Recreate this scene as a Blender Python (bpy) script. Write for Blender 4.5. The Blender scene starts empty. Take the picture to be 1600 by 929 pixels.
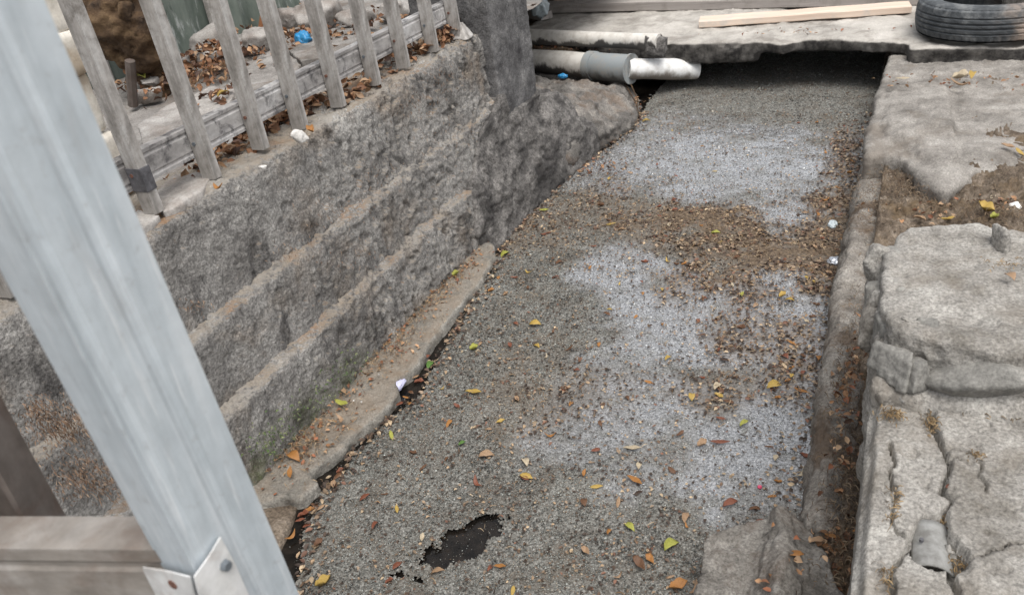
import bpy, bmesh, math, random
import numpy as np
from mathutils import Matrix, Vector

random.seed(7); RNG = np.random.default_rng(11)
S = bpy.context.scene
COL = S.collection

# ------------------------------------------------------------------ camera
F_PX = 1280.0; CAM_H = 1.5
_y = np.array([660., 834., -F_PX]); _y /= np.linalg.norm(_y)          # ditch direction seen from the camera
_z = np.array([-334., 2229., F_PX]); _z -= _y * (_z @ _y); _z /= np.linalg.norm(_z)
ROT = np.array([np.cross(_y, _z), _y, _z])
cam_d = bpy.data.cameras.new("Camera"); cam = bpy.data.objects.new("Camera", cam_d); COL.objects.link(cam)
m4 = Matrix([list(r) + [0] for r in ROT] + [[0, 0, 0, 1]]); m4.translation = Vector((0, 0, CAM_H))
cam.matrix_world = m4
cam_d.sensor_width = 36; cam_d.lens = 36 * F_PX / 1600; cam_d.clip_start = 0.02; cam_d.clip_end = 800
cam_d.dof.use_dof = True; cam_d.dof.focus_distance = 2.1; cam_d.dof.aperture_fstop = 9.0
S.camera = cam
# ------------------------------------------------------------------ world, sun, exposure
SUN_EL, SUN_AZ = math.radians(66), math.radians(135)
w = bpy.data.worlds.new("World"); S.world = w; w.use_nodes = True
wn = w.node_tree; bg = wn.nodes["Background"]
sky = wn.nodes.new("ShaderNodeTexSky"); sky.sky_type = 'NISHITA'; sky.sun_disc = False
sky.sun_elevation = SUN_EL; sky.sun_rotation = SUN_AZ; sky.dust_density = 3.0; sky.air_density = 1.0
hs = wn.nodes.new("ShaderNodeHueSaturation"); hs.inputs["Saturation"].default_value = 0.2
wn.links.new(sky.outputs[0], hs.inputs["Color"]); wn.links.new(hs.outputs[0], bg.inputs[0])
bg.inputs[1].default_value = 0.125
sd = bpy.data.lights.new("Sun", 'SUN'); sd.energy = 1.4; sd.angle = math.radians(40); sd.color = (1, .96, .9)
sun = bpy.data.objects.new("Sun", sd); COL.objects.link(sun)
dirv = Vector((math.sin(SUN_AZ) * math.cos(SUN_EL), math.cos(SUN_AZ) * math.cos(SUN_EL), math.sin(SUN_EL)))
sun.rotation_euler = dirv.to_track_quat('Z', 'Y').to_euler()
S.view_settings.view_transform = 'Standard'; S.view_settings.look = 'None'
S.view_settings.gamma = 1.0; S.view_settings.use_curve_mapping = False
S.view_settings.exposure = 0.8

# ------------------------------------------------------------------ places
def P(px, py, z=None, x=None, y=None):
    d = ROT @ np.array([px - 800., -(py - 464.5), -F_PX])
    if z is not None: t = (z - CAM_H) / d[2]
    elif x is not None: t = x / d[0]
    else: t = y / d[1]
    return np.array([0, 0, CAM_H]) + t * d
def PL(pts, z): return [P(a, b, z=z) for a, b in pts]

# ------------------------------------------------------------------ noise
def _h(ix, iy, iz, seed):
    n = (ix.astype(np.int64) * 374761393 + iy.astype(np.int64) * 668265263 + iz.astype(np.int64) * 2147483647 + seed * 974711) & 0xffffffff
    n = ((n ^ (n >> 13)) * 1274126177) & 0xffffffff
    n = ((n ^ (n >> 16)) * 2246822519) & 0xffffffff
    return ((n ^ (n >> 15)) & 0xffff).astype(np.float32) / 32767.5 - 1
def vnoise(p, seed=0):
    i = np.floor(p); f = (p - i).astype(np.float32); i = i.astype(np.int64)
    u = f * f * f * (f * (f * 6 - 15) + 10)
    x, y, z = i[:, 0], i[:, 1], i[:, 2]; r = 0
    for dx in (0, 1):
        wx = u[:, 0] if dx else 1 - u[:, 0]
        for dy in (0, 1):
            wy = u[:, 1] if dy else 1 - u[:, 1]
            for dz in (0, 1):
                wz = u[:, 2] if dz else 1 - u[:, 2]
                r = r + wx * wy * wz * _h(x + dx, y + dy, z + dz, seed)
    return r
def fbm(p, freq, octv=4, seed=0, gain=.5, ridged=False):
    p = np.asarray(p, dtype=np.float64); r = np.zeros(len(p)); a = 1.; t = 0.
    f = np.array(freq, dtype=float) * np.ones(3)
    for o in range(octv):
        n = vnoise(p * f + 17.3 * o + seed * 3.1, seed + o)
        if ridged: n = 1 - 2 * np.abs(n)
        r += a * n; t += a; a *= gain; f = f * 2.03
    return r / t
def sstep(x, a, b):
    t = np.clip((x - a) / (b - a), 0, 1); return t * t * (3 - 2 * t)

# ------------------------------------------------------------------ mesh helpers
def np_mesh(name, V, faces, smooth=True, attrs=None):
    """V (n,3); faces: (m,k) int array or list of such arrays"""
    me = bpy.data.meshes.new(name)
    fl = faces if isinstance(faces, list) else [faces]
    fl = [np.asarray(f, dtype=np.int32) for f in fl if len(f)]
    V = np.asarray(V, dtype=np.float32)
    me.vertices.add(len(V)); me.vertices.foreach_set("co", V.ravel())
    tot = np.concatenate([np.full(len(f), f.shape[1], dtype=np.int32) for f in fl])
    idx = np.concatenate([f.ravel() for f in fl])
    me.loops.add(len(idx)); me.loops.foreach_set("vertex_index", idx)
    me.polygons.add(len(tot)); me.polygons.foreach_set("loop_start", np.concatenate([[0], np.cumsum(tot)[:-1]]).astype(np.int32))
    me.polygons.foreach_set("loop_total", tot)
    if smooth: me.polygons.foreach_set("use_smooth", np.ones(len(tot), dtype=bool))
    me.update(calc_edges=True); me.validate()
    for k, a in (attrs or {}).items():
        a = np.asarray(a, dtype=np.float32)
        if a.ndim == 1:
            at = me.attributes.new(k, 'FLOAT', 'POINT'); at.data.foreach_set("value", a)
        else:
            at = me.color_attributes.new(k, 'FLOAT_COLOR', 'POINT')
            at.data.foreach_set("color", np.c_[a, np.ones(len(a))].astype(np.float32).ravel())
    return me
def tag(o, label=None, cat=None, group=None, kind=None):
    for k, v in (("label", label), ("category", cat), ("group", group), ("kind", kind)):
        if v: o[k] = v
    return o
def obj(name, me, mat=None, parent=None):
    o = bpy.data.objects.new(name, me); COL.objects.link(o)
    if mat and me is not None and not me.materials: me.materials.append(mat)
    if parent: o.parent = parent; o.matrix_parent_inverse = parent.matrix_world.inverted()
    return o
def empty(name, loc, label, cat, group=None):
    o = bpy.data.objects.new(name, None); o.location = loc; o.empty_display_size = .05
    o.matrix_world = Matrix.Translation(Vector([float(c) for c in loc])); COL.objects.link(o)
    return tag(o, label, cat, group)
def grid_faces(n, m, keep=None):
    i = np.arange(n * m).reshape(n, m)
    q = np.stack([i[:-1, :-1], i[1:, :-1], i[1:, 1:], i[:-1, 1:]], -1).reshape(-1, 4)
    return q if keep is None else q[keep]
def compact(V, F):
    u, inv = np.unique(F.ravel(), return_inverse=True)
    return u, inv.reshape(F.shape)
class MB:
    """gathers closed pieces"""
    def __init__(s): s.v = []; s.f = []; s.n = 0
    def add(s, vs, fs):
        s.v += [tuple(map(float, v)) for v in vs]; s.f += [tuple(i + s.n for i in f) for f in fs]; s.n = len(s.v); return s
    def box(s, c, size, rot=None):
        c = np.array(c, float); h = np.array(size) / 2.
        vs = [np.array([x, y, z]) * h for z in (-1, 1) for y in (-1, 1) for x in (-1, 1)]
        if rot is not None: vs = [np.array(rot) @ v for v in vs]
        return s.add([v + c for v in vs], [(0, 2, 3, 1), (4, 5, 7, 6), (0, 1, 5, 4), (2, 6, 7, 3), (0, 4, 6, 2), (1, 3, 7, 5)])
    def prism(s, outline, z0, ztop):
        n = len(outline); zt = [ztop] * n if np.isscalar(ztop) else list(ztop)
        a = 0.5 * sum(outline[i][0] * outline[(i + 1) % n][1] - outline[(i + 1) % n][0] * outline[i][1] for i in range(n))
        o = list(range(n)) if a > 0 else list(range(n))[::-1]
        vs = [(outline[i][0], outline[i][1], z0) for i in o] + [(outline[i][0], outline[i][1], zt[i]) for i in o]
        fs = [tuple(range(n))[::-1], tuple(range(n, 2 * n))] + [(i, (i + 1) % n, n + (i + 1) % n, n + i) for i in range(n)]
        return s.add(vs, fs)
    def hull(s, pts):
        bm = bmesh.new()
        for p in pts: bm.verts.new([float(c) for c in p])
        r = bmesh.ops.convex_hull(bm, input=bm.verts)
        bmesh.ops.delete(bm, geom=[g for g in r['geom_interior'] if isinstance(g, bmesh.types.BMVert)], context='VERTS')
        bm.verts.index_update()
        s.add([v.co for v in bm.verts], [tuple(v.index for v in f.verts) for f in bm.faces]); bm.free(); return s
    def tube(s, pts, rad, seg=14, caps=True, prof=None):
        pts = [np.array(p, float) for p in pts]; rad = [rad] * len(pts) if np.isscalar(rad) else rad
        t0 = pts[1] - pts[0]; up = np.array([0, 0, 1.]) if abs(t0[2]) < .9 * np.linalg.norm(t0) else np.array([0, 1., 0])
        vs = []
        for i, p in enumerate(pts):
            t = pts[min(i + 1, len(pts) - 1)] - pts[max(i - 1, 0)]; t /= np.linalg.norm(t)
            a = np.cross(t, up); a /= np.linalg.norm(a); b = np.cross(a, t)
            for k in range(seg):
                an = 2 * math.pi * k / seg; vs.append(p + rad[i] * (math.cos(an) * a + math.sin(an) * b))
        fs = [(i * seg + k, i * seg + (k + 1) % seg, (i + 1) * seg + (k + 1) % seg, (i + 1) * seg + k) for i in range(len(pts) - 1) for k in range(seg)]
        if caps: fs += [tuple(range(seg))[::-1], tuple(range((len(pts) - 1) * seg, len(pts) * seg))]
        return s.add(vs, fs)
    def extrude(s, prof, p0, p1, u, v):
        """closed 2D profile swept from p0 to p1; u, v the profile axes"""
        n = len(prof); u = np.array(u, float); v = np.array(v, float)
        vs = [np.array(q, float) + a * u + b * v for q in (p0, p1) for a, b in prof]
        fs = [(i, (i + 1) % n, n + (i + 1) % n, n + i) for i in range(n)] + [tuple(range(n))[::-1], tuple(range(n, 2 * n))]
        return s.add(vs, fs)
    def mesh(s, name, smooth=False, bevel=0, seg=2):
        me = bpy.data.meshes.new(name); me.from_pydata(s.v, [], s.f)
        bm = bmesh.new(); bm.from_mesh(me); bmesh.ops.recalc_face_normals(bm, faces=bm.faces)
        if bevel: bmesh.ops.bevel(bm, geom=[e for e in bm.edges if e.is_manifold and e.calc_face_angle(0) > .5], offset=bevel, segments=seg, affect='EDGES', clamp_overlap=True, profile=.6)
        if smooth:
            for f in bm.faces: f.smooth = True
            for e in bm.edges:
                if len(e.link_faces) == 2 and e.calc_face_angle(0) > .7: e.smooth = False
        bm.to_mesh(me); bm.free(); return me
def remesh(mb, voxel, smooth=3):
    me = mb.mesh("tmp"); o = bpy.data.objects.new("tmp", me); COL.objects.link(o)
    r = o.modifiers.new("r", 'REMESH'); r.mode = 'VOXEL'; r.voxel_size = voxel; r.adaptivity = 0
    if smooth:
        sm = o.modifiers.new("s", 'SMOOTH'); sm.iterations = smooth; sm.factor = .6
    dg = bpy.context.evaluated_depsgraph_get(); e = o.evaluated_get(dg); em = e.to_mesh()
    nv = len(em.vertices); V = np.empty(nv * 3, dtype=np.float32); em.vertices.foreach_get("co", V)
    N = np.empty(nv * 3, dtype=np.float32); em.vertices.foreach_get("normal", N)
    L = np.empty(len(em.loops), dtype=np.int32); em.loops.foreach_get("vertex_index", L)
    T = np.empty(len(em.polygons), dtype=np.int32); em.polygons.foreach_get("loop_total", T)
    e.to_mesh_clear(); bpy.data.objects.remove(o); bpy.data.meshes.remove(me)
    st = np.concatenate([[0], np.cumsum(T)[:-1]])
    fl = []
    for k in (3, 4):
        sel = np.where(T == k)[0]
        if len(sel): fl.append(L[st[sel][:, None] + np.arange(k)])
    return V.reshape(-1, 3), N.reshape(-1, 3), fl
def rough(V, N, disp, seed=0):
    d = np.zeros(len(V))
    for amp, fr, oc, kind in disp:
        d += amp * fbm(V, fr, oc, seed + int(np.max(fr)), ridged=(kind == 'r'))
    return V + N * d[:, None]
def organic(name, mb, voxel, smooth, disp, mat, parent=None, seed=0, post=None):
    V, N, fl = remesh(mb, voxel, smooth)
    V = rough(V, N, disp, seed)
    if post: V = post(V)
    return obj(name, np_mesh(name, V, fl), mat, parent)

# ------------------------------------------------------------------ materials
class NT:
    def __init__(s, name):
        s.m = bpy.data.materials.new(name); s.m.use_nodes = True; s.t = s.m.node_tree
        s.b = s.t.nodes["Principled BSDF"]; s._c = None
    def n(s, ty, ins=None, **pr):
        nd = s.t.nodes.new("ShaderNode" + ty)
        for k, v in pr.items(): setattr(nd, k, v)
        for k, v in (ins or {}).items(): s.set(nd.inputs[k], v)
        return nd
    def set(s, sock, v):
        if isinstance(v, bpy.types.NodeSocket): s.t.links.new(v, sock)
        elif isinstance(v, tuple) and len(v) == 3 and sock.type == 'RGBA': sock.default_value = v + (1,)
        else: sock.default_value = v
    @property
    def co(s):
        if s._c is None: s._c = s.n("TexCoord").outputs["Object"]
        return s._c
    def noise(s, sc, det=6, ro=.6, dist=0., stretch=None):
        c = s.co
        if stretch: c = s.n("Mapping", {"Vector": c, "Scale": stretch}).outputs[0]
        return s.n("TexNoise", {"Vector": c, "Scale": sc, "Detail": det, "Roughness": ro, "Distortion": dist}).outputs["Fac"]
    def ramp(s, fac, stops):
        r = s.n("ValToRGB", {"Fac": fac}); e = r.color_ramp.elements
        while len(e) < len(stops): e.new(.5)
        for el, (p, c) in zip(e, stops):
            el.position = p; el.color = tuple(c) + (1,) if len(c) == 3 else c
        return r.outputs[0]
    def rng(s, v, a, b, c=0., d=1.):
        return s.n("MapRange", {"Value": v, "From Min": a, "From Max": b, "To Min": c, "To Max": d}).outputs[0]
    def mix(s, f, a, b, mode='MIX'):
        nd = s.n("Mix", data_type='RGBA', blend_type=mode)
        s.set(nd.inputs[0], f); s.set(nd.inputs[6], a); s.set(nd.inputs[7], b); return nd.outputs[2]
    def math(s, op, a, b=0.):
        nd = s.n("Math", operation=op); s.set(nd.inputs[0], a); s.set(nd.inputs[1], b); return nd.outputs[0]
    def bump(s, h, st=.4, dist=.01, nrm=None):
        nd = s.n("Bump", {"Height": h, "Strength": st, "Distance": dist})
        if nrm: s.set(nd.inputs["Normal"], nrm)
        return nd.outputs[0]
    def attr(s, name, col=False):
        nd = s.n("Attribute", attribute_name=name); return nd.outputs["Color" if col else "Fac"]
    def out(s, **k):
        for a, v in k.items(): s.set(s.b.inputs[a.replace("_", " ")], v)
        return s.m
def concrete(name, dark, mid, light, sc=6., speck=.35, stain=None, stain_amt=.5, stain_sc=3., top=None, top_amt=.6, bump=.5, rough_=.92, green=None, fine=160., bd=.006, side=None):
    t = NT(name)
    c = t.ramp(t.noise(sc, 9, .68), [(.3, dark), (.5, mid), (.72, light)])
    sp = t.rng(t.noise(fine, 3, .7), .3, .7, 1 - speck, 1 + speck)
    c = t.mix(1., c, t.n("CombineColor", {0: sp, 1: sp, 2: sp}).outputs[0], 'MULTIPLY')
    if stain:
        f = t.rng(t.noise(stain_sc, 7, .65, .6), .50, .64, 0, stain_amt); c = t.mix(f, c, stain)
    if top:
        nz = t.n("SeparateXYZ", {0: t.n("NewGeometry").outputs["Normal"]}).outputs[2]
        f = t.math('MULTIPLY', t.rng(nz, .45, .85), t.rng(t.noise(9, 6, .7), .35, .62, 0, top_amt)); c = t.mix(f, c, top)
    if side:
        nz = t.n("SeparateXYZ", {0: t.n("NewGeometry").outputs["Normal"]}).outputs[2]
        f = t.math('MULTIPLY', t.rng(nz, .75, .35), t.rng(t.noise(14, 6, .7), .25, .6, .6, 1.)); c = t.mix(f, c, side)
    if green:
        zz = t.n("SeparateXYZ", {0: t.co}); g, z0, z1, y0, y1 = green
        f = t.math('MULTIPLY', t.rng(zz.outputs[2], z1, z0, 0, .6), t.rng(t.noise(8, 6, .7), .42, .62))
        f = t.math('MULTIPLY', f, t.math('MULTIPLY', t.rng(zz.outputs[1], y0 - .3, y0), t.rng(zz.outputs[1], y1 + .3, y1)))
        c = t.mix(f, c, g)
    h = t.math('ADD', t.noise(fine * .45, 5, .7), t.math('MULTIPLY', t.noise(22, 6, .7), 1.4))
    return t.out(Base_Color=c, Roughness=rough_, Normal=t.bump(h, bump, bd), Specular_IOR_Level=.25)

M = {}
def wall_mat():
    t = NT('eroded_wall'); P_ = t.n("SeparateXYZ", {0: t.co})
    c = t.ramp(t.noise(5, 9, .62, .3), [(.30, (.12, .113, .106)), (.46, (.245, .234, .221)), (.62, (.335, .322, .304)), (.78, (.46, .445, .42))])
    c = t.mix(t.rng(t.noise(1.6, 8, .7, .4, stretch=(9, 9, 2.6)), .53, .66, 0, .75), c, (.055, .052, .052))
    c = t.mix(t.rng(t.noise(3.2, 7, .65, .4), .52, .66, 0, .5), c, (.24, .185, .135))
    sp = t.rng(t.noise(130, 4, .75), .34, .66, .5, 1.45)
    c = t.mix(1., c, t.n("CombineColor", {0: sp, 1: sp, 2: sp}).outputs[0], 'MULTIPLY')
    nz = t.n("SeparateXYZ", {0: t.n("NewGeometry").outputs["True Normal"]}).outputs[2]
    dust = t.ramp(t.noise(4.5, 6, .65), [(.38, (.33, .305, .27)), (.52, (.28, .235, .185)), (.66, (.27, .165, .095))])
    c = t.mix(t.math('MULTIPLY', t.rng(nz, .45, .85), t.rng(t.noise(8, 5, .65), .30, .5, .25, .9)), c, dust)
    f = t.math('MULTIPLY', t.rng(P_.outputs[2], .17, .05, 0, .75), t.rng(t.noise(8, 6, .7), .42, .6))
    f = t.math('MULTIPLY', f, t.math('MULTIPLY', t.rng(P_.outputs[1], .6, .95), t.rng(P_.outputs[1], 1.95, 1.55)))
    c = t.mix(f, c, (.115, .135, .06))
    h = t.math('ADD', t.noise(75, 5, .7), t.math('MULTIPLY', t.noise(24, 6, .7), 1.4))
    return t.out(Base_Color=c, Roughness=.94, Normal=t.bump(h, 1., .009), Specular_IOR_Level=.2)
M['wall'] = wall_mat()
M['dark_mortar'] = concrete('sooty_mortar', (.035, .033, .032), (.12, .113, .107), (.26, .245, .23), 10, .6, (.03, .028, .028), .65, 4, bump=1., fine=120)
M['footing'] = concrete('footing_concrete', (.12, .112, .098), (.265, .25, .222), (.40, .385, .35), 9, .4, (.13, .095, .065), .5, 7, top=(.165, .12, .08), top_amt=.7, bump=.7)
M['boulder'] = concrete('boulder_stone', (.06, .056, .052), (.15, .14, .129), (.31, .285, .255), 9, .5, (.16, .10, .06), .4, 5, bump=.6)
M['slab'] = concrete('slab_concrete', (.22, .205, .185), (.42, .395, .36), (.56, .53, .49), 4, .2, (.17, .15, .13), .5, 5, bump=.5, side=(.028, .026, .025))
M['bank'] = concrete('bank_cement', (.12, .11, .098), (.265, .247, .225), (.39, .37, .34), 6, .35, (.15, .125, .10), .6, 3.5, bump=.7)
M['soil'] = concrete('root_soil', (.045, .033, .024), (.135, .105, .078), (.27, .225, .18), 14, .5, (.15, .10, .05), .5, 9, bump=1., fine=140)
M['block'] = concrete('broken_concrete', (.15, .138, .12), (.285, .27, .247), (.41, .395, .365), 9, .45, (.17, .145, .115), .5, 5, bump=.8)
M['stone'] = concrete('grey_stone', (.10, .097, .09), (.21, .203, .187), (.33, .32, .295), 11, .3, None, bump=.35)
M['chunk'] = concrete('wet_concrete', (.07, .063, .055), (.19, .177, .16), (.33, .315, .29), 9, .45, (.07, .045, .03), .55, 9, bump=.7)
M['kerb'] = concrete('kerb_concrete', (.09, .08, .07), (.215, .197, .175), (.34, .32, .29), 11, .45, (.11, .075, .05), .75, 6, bump=.7)
M['yard'] = concrete('yard_dirt', (.10, .092, .085), (.24, .225, .21), (.36, .345, .33), 4, .3, (.12, .08, .05), .6, 3.5, bump=.5)
M['rubble'] = concrete('rubble_stone', (.15, .135, .125), (.32, .30, .28), (.47, .45, .43), 7, .25, (.20, .15, .12), .4, 6, bump=.45)
M['white_block'] = concrete('white_block', (.40, .35, .28), (.66, .62, .55), (.78, .75, .70), 4, .1, (.42, .30, .18), .45, 5, bump=.2, fine=90)
M['white_stone'] = concrete('white_stone', (.45, .43, .40), (.62, .60, .57), (.75, .73, .70), 12, .15, None, bump=.3)
M['ground'] = concrete('far_ground', (.12, .11, .095), (.24, .22, .195), (.33, .31, .28), 1.2, .2, None, bump=.3)

def galv(name, dark, mid, light, rust=None, ra=.3, metal=.35, ro=.5, streak=(30, 30, 3), bscale=.12, sv=.15):
    t = NT(name)
    c = t.ramp(t.noise(1.0, 6, .6, stretch=streak), [(.32, dark), (.5, mid), (.7, light)])
    sp = t.rng(t.noise(45, 5, .65), .35, .65, 1 - sv, 1 + sv * .8)
    c = t.mix(1., c, t.n("CombineColor", {0: sp, 1: sp, 2: sp}).outputs[0], 'MULTIPLY')
    if sv < .1:
        c = t.mix(t.rng(t.noise(1., 4, .6, stretch=(170, 170, 9)), .60, .70, 0, .5), c, (.78, .80, .82))
        c = t.mix(t.rng(t.noise(75, 5, .7), .58, .70, 0, .4), c, (.33, .34, .35))
        c = t.mix(t.rng(t.noise(1., 5, .65, .5, stretch=(40, 40, 14)), .57, .68, 0, .35), c, (.42, .43, .44))
    if rust: c = t.mix(t.rng(t.noise(18, 7, .72, .4), .5, .66, 0, ra), c, rust)
    return t.out(Base_Color=c, Metallic=metal, Roughness=t.rng(t.noise(30, 4), .3, .7, ro - .1, ro + .12), Normal=t.bump(t.noise(20, 5), bscale, .004))
M['galv'] = galv('galvanised_steel', (.44, .49, .525), (.52, .572, .61), (.61, .655, .69), metal=.3, ro=.42, streak=(60, 60, 7), sv=.06)
M['tab'] = galv('cut_steel', (.50, .50, .49), (.64, .64, .63), (.72, .72, .72), (.30, .16, .10), .35, .2, .5, (20, 20, 20))
M['old_steel'] = galv('stained_steel', (.17, .15, .13), (.26, .235, .21), (.35, .33, .31), (.14, .09, .065), .4, .15, .6, (10, 3, 30))
M['brown_steel'] = galv('brown_steel', (.07, .055, .047), (.12, .098, .085), (.19, .165, .15), (.09, .05, .035), .5, .1, .65, (14, 14, 5))
M['fence_steel'] = galv('weathered_fence', (.15, .138, .125), (.345, .325, .305), (.54, .53, .515), (.10, .085, .07), .65, .1, .65, (26, 26, 6), .4)
M['rail_steel'] = galv('blotched_rail', (.19, .18, .175), (.38, .365, .355), (.58, .575, .57), (.045, .042, .046), .9, .1, .6, (14, 5, 14), .3)
def plain(name, col, ro=.6, var=.25, sc=30, metal=0., bump=.2, **k):
    t = NT(name); f = t.rng(t.noise(sc, 5, .65), .3, .7, 1 - var, 1 + var)
    c = t.mix(1., col, t.n("CombineColor", {0: f, 1: f, 2: f}).outputs[0], 'MULTIPLY')
    return t.out(Base_Color=c, Roughness=ro, Metallic=metal, Normal=t.bump(t.noise(sc * 2, 4), bump, .003), **k)
M['tape'] = plain('black_tape', (.085, .083, .09), .7, .5, 60)
M['rust'] = plain('rust', (.14, .065, .045), .8, .4, 120)
M['bolt'] = plain('bolt_steel', (.16, .18, .20), .45, .2, 200, .5)
t_ = NT('black_water'); M['water'] = t_.out(Base_Color=t_.ramp(t_.noise(25, 6, .7), [(.4, (.005, .0045, .004)), (.65, (.02, .016, .013))]), Roughness=.08, IOR=1.45, Normal=t_.bump(t_.noise(35, 4), .25, .006))
def wood(name, a, b, axis=(2, 30, 30), dirt=None):
    t = NT(name); c = t.ramp(t.noise(1.2, 6, .6, .5, stretch=axis), [(.3, a), (.7, b)])
    if dirt: c = t.mix(t.rng(t.noise(9, 6, .7), .52, .68, 0, .7), c, dirt)
    return t.out(Base_Color=c, Roughness=.8, Normal=t.bump(t.noise(2, 6, .6, stretch=axis), .35, .004), Specular_IOR_Level=.25)
M['wood_new'] = wood('pale_timber', (.56, .43, .34), (.72, .60, .50), dirt=(.50, .47, .43))
M['wood_old'] = wood('grey_timber', (.26, .235, .22), (.42, .385, .36), dirt=(.22, .20, .18))
M['wood_orange'] = wood('orange_timber', (.22, .09, .04), (.34, .16, .08), (30, 30, 3))
M['wood_grey2'] = wood('rail_timber', (.16, .14, .125), (.30, .27, .245), dirt=(.12, .10, .09))
def pvc(name, base, grime, lo, hi, soil=(.34, .30, .25)):
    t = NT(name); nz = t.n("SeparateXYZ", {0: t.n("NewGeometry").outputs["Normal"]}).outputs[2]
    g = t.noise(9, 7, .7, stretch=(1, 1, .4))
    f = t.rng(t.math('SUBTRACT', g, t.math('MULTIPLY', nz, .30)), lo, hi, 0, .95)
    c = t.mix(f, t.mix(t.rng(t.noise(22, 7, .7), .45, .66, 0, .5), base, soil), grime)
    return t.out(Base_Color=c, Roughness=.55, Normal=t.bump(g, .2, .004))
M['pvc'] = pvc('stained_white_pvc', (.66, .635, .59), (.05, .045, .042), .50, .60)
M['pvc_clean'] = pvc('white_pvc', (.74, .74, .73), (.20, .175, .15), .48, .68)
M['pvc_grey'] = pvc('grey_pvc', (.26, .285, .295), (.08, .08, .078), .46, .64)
def tyre_mat():
    t = NT('tyre_rubber')
    c = t.ramp(t.noise(14, 7, .7), [(.3, (.03, .033, .037)), (.52, (.07, .077, .083)), (.72, (.20, .205, .205))])
    nz = t.n("SeparateXYZ", {0: t.co})
    f = t.math('MULTIPLY', t.rng(nz.outputs[0], .36, .5), t.rng(t.noise(6, 6, .6), .42, .56, 0, .85))
    c = t.mix(f, c, (.33, .26, .21))
    return t.out(Base_Color=c, Roughness=.75, Normal=t.bump(t.noise(60, 5), .3, .003))
M['tyre'] = tyre_mat()
def attr_mat(name, ro=.85, sub=0., sc=0., **k):
    t = NT(name); c = t.attr("Col", True)
    f = t.rng(t.noise(60, 4, .6), .3, .7, .8, 1.2)
    c = t.mix(1., c, t.n("CombineColor", {0: f, 1: f, 2: f}).outputs[0], 'MULTIPLY')
    return t.out(Base_Color=c, Roughness=ro, **k)
def grain_mat():
    t = NT('scum_grain'); w_ = t.attr('wet')
    return t.out(Base_Color=t.attr('Col', True), Roughness=t.rng(w_, 0, 1, .42, .14), Coat_Weight=t.rng(w_, 0, 1, .25, 1.), Coat_Roughness=.1, Coat_IOR=2.1, Specular_IOR_Level=t.rng(w_, 0, 1, .35, .9))
M['grain'] = grain_mat()
M['litter'] = attr_mat('leaf_litter', .7)
M['fibre'] = attr_mat('dry_fibre', .9)
def bark():
    t = NT('brown_bark')
    c = t.ramp(t.noise(9, 8, .7), [(.3, (.02, .012, .008)), (.5, (.085, .05, .025)), (.7, (.19, .125, .065))])
    return t.out(Base_Color=c, Roughness=.95, Normal=t.bump(t.noise(70, 6, .7), .9, .01))
M['bark'] = bark()
def greenwall():
    t = NT('mouldy_sheet')
    c = t.ramp(t.noise(5, 7, .7, stretch=(1, 1, .35)), [(.3, (.035, .05, .04)), (.5, (.115, .14, .12)), (.68, (.19, .215, .19))])
    c = t.mix(t.rng(t.noise(11, 7, .75, stretch=(1.5, 1.5, .4)), .56, .66, 0, .7), c, (.45, .47, .46))
    c = t.mix(t.rng(t.noise(8, 7, .75, stretch=(1.5, 1.5, .4)), .58, .66, 0, .8), c, (.02, .03, .025))
    return t.out(Base_Color=c, Roughness=.7, Normal=t.bump(t.noise(30, 5), .3, .005))
M['green'] = greenwall()
M['blue'] = plain('blue_plastic', (.03, .22, .45), .35, .2)
M['bag'] = NT('pale_plastic').out(Base_Color=(.62, .70, .74), Roughness=.25, Transmission_Weight=.25)
M['foil'] = plain('foil', (.6, .62, .66), .25, .2, 60, .7)
M['lilac'] = plain('lilac_plastic', (.50, .50, .66), .4, .15)
M['pink'] = plain('pink_plastic', (.62, .08, .16), .5, .15)
M['navy'] = plain('dark_blue_cloth', (.02, .05, .09), .8, .3)
def leafm(name, a, b):
    t = NT(name); c = t.ramp(t.noise(40, 5, .65), [(.32, a), (.68, b)])
    return t.out(Base_Color=c, Roughness=.5, Normal=t.bump(t.noise(90, 4), .35, .002), Subsurface_Weight=.0)
LEAF = {'brown': leafm('leaf_brown', (0.072, 0.032, 0.014), (0.158, 0.079, 0.040)), 'red': leafm('leaf_red', (0.122, 0.036, 0.018), (0.216, 0.079, 0.043)),
        'orange': leafm('leaf_orange', (0.259, 0.101, 0.025), (0.346, 0.173, 0.050)), 'tan': leafm('leaf_tan', (0.245, 0.144, 0.079), (0.360, 0.245, 0.151)),
        'yellow': leafm('leaf_yellow', (0.331, 0.216, 0.043), (0.432, 0.302, 0.086)), 'lime': leafm('leaf_lime', (0.245, 0.245, 0.036), (0.360, 0.360, 0.086)),
        'green': leafm('leaf_green', (0.050, 0.122, 0.022), (0.101, 0.187, 0.036)), 'dark': leafm('leaf_dark', (0.025, 0.013, 0.009), (0.065, 0.036, 0.022)),
        'pale': leafm('leaf_pale', (0.360, 0.288, 0.194), (0.461, 0.396, 0.288))}

# ================================================================== SETTING
def sheet(name, xs, ys, zf, mat, kind='structure', keepf=None, attrs=None):
    X, Y = np.meshgrid(xs, ys, indexing='ij'); V = np.c_[X.ravel(), Y.ravel(), np.zeros(X.size)]
    V[:, 2] = zf(V)
    Fq = grid_faces(len(xs), len(ys))[:, ::-1][:, ::-1]
    if keepf is not None: Fq = Fq[keepf(V[Fq].mean(1))]
    u, Fq = compact(V, Fq); V = V[u]
    o = obj(name, np_mesh(name, V, Fq, attrs=attrs(V) if attrs else None), mat)
    if kind: o['kind'] = kind
    return o
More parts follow.
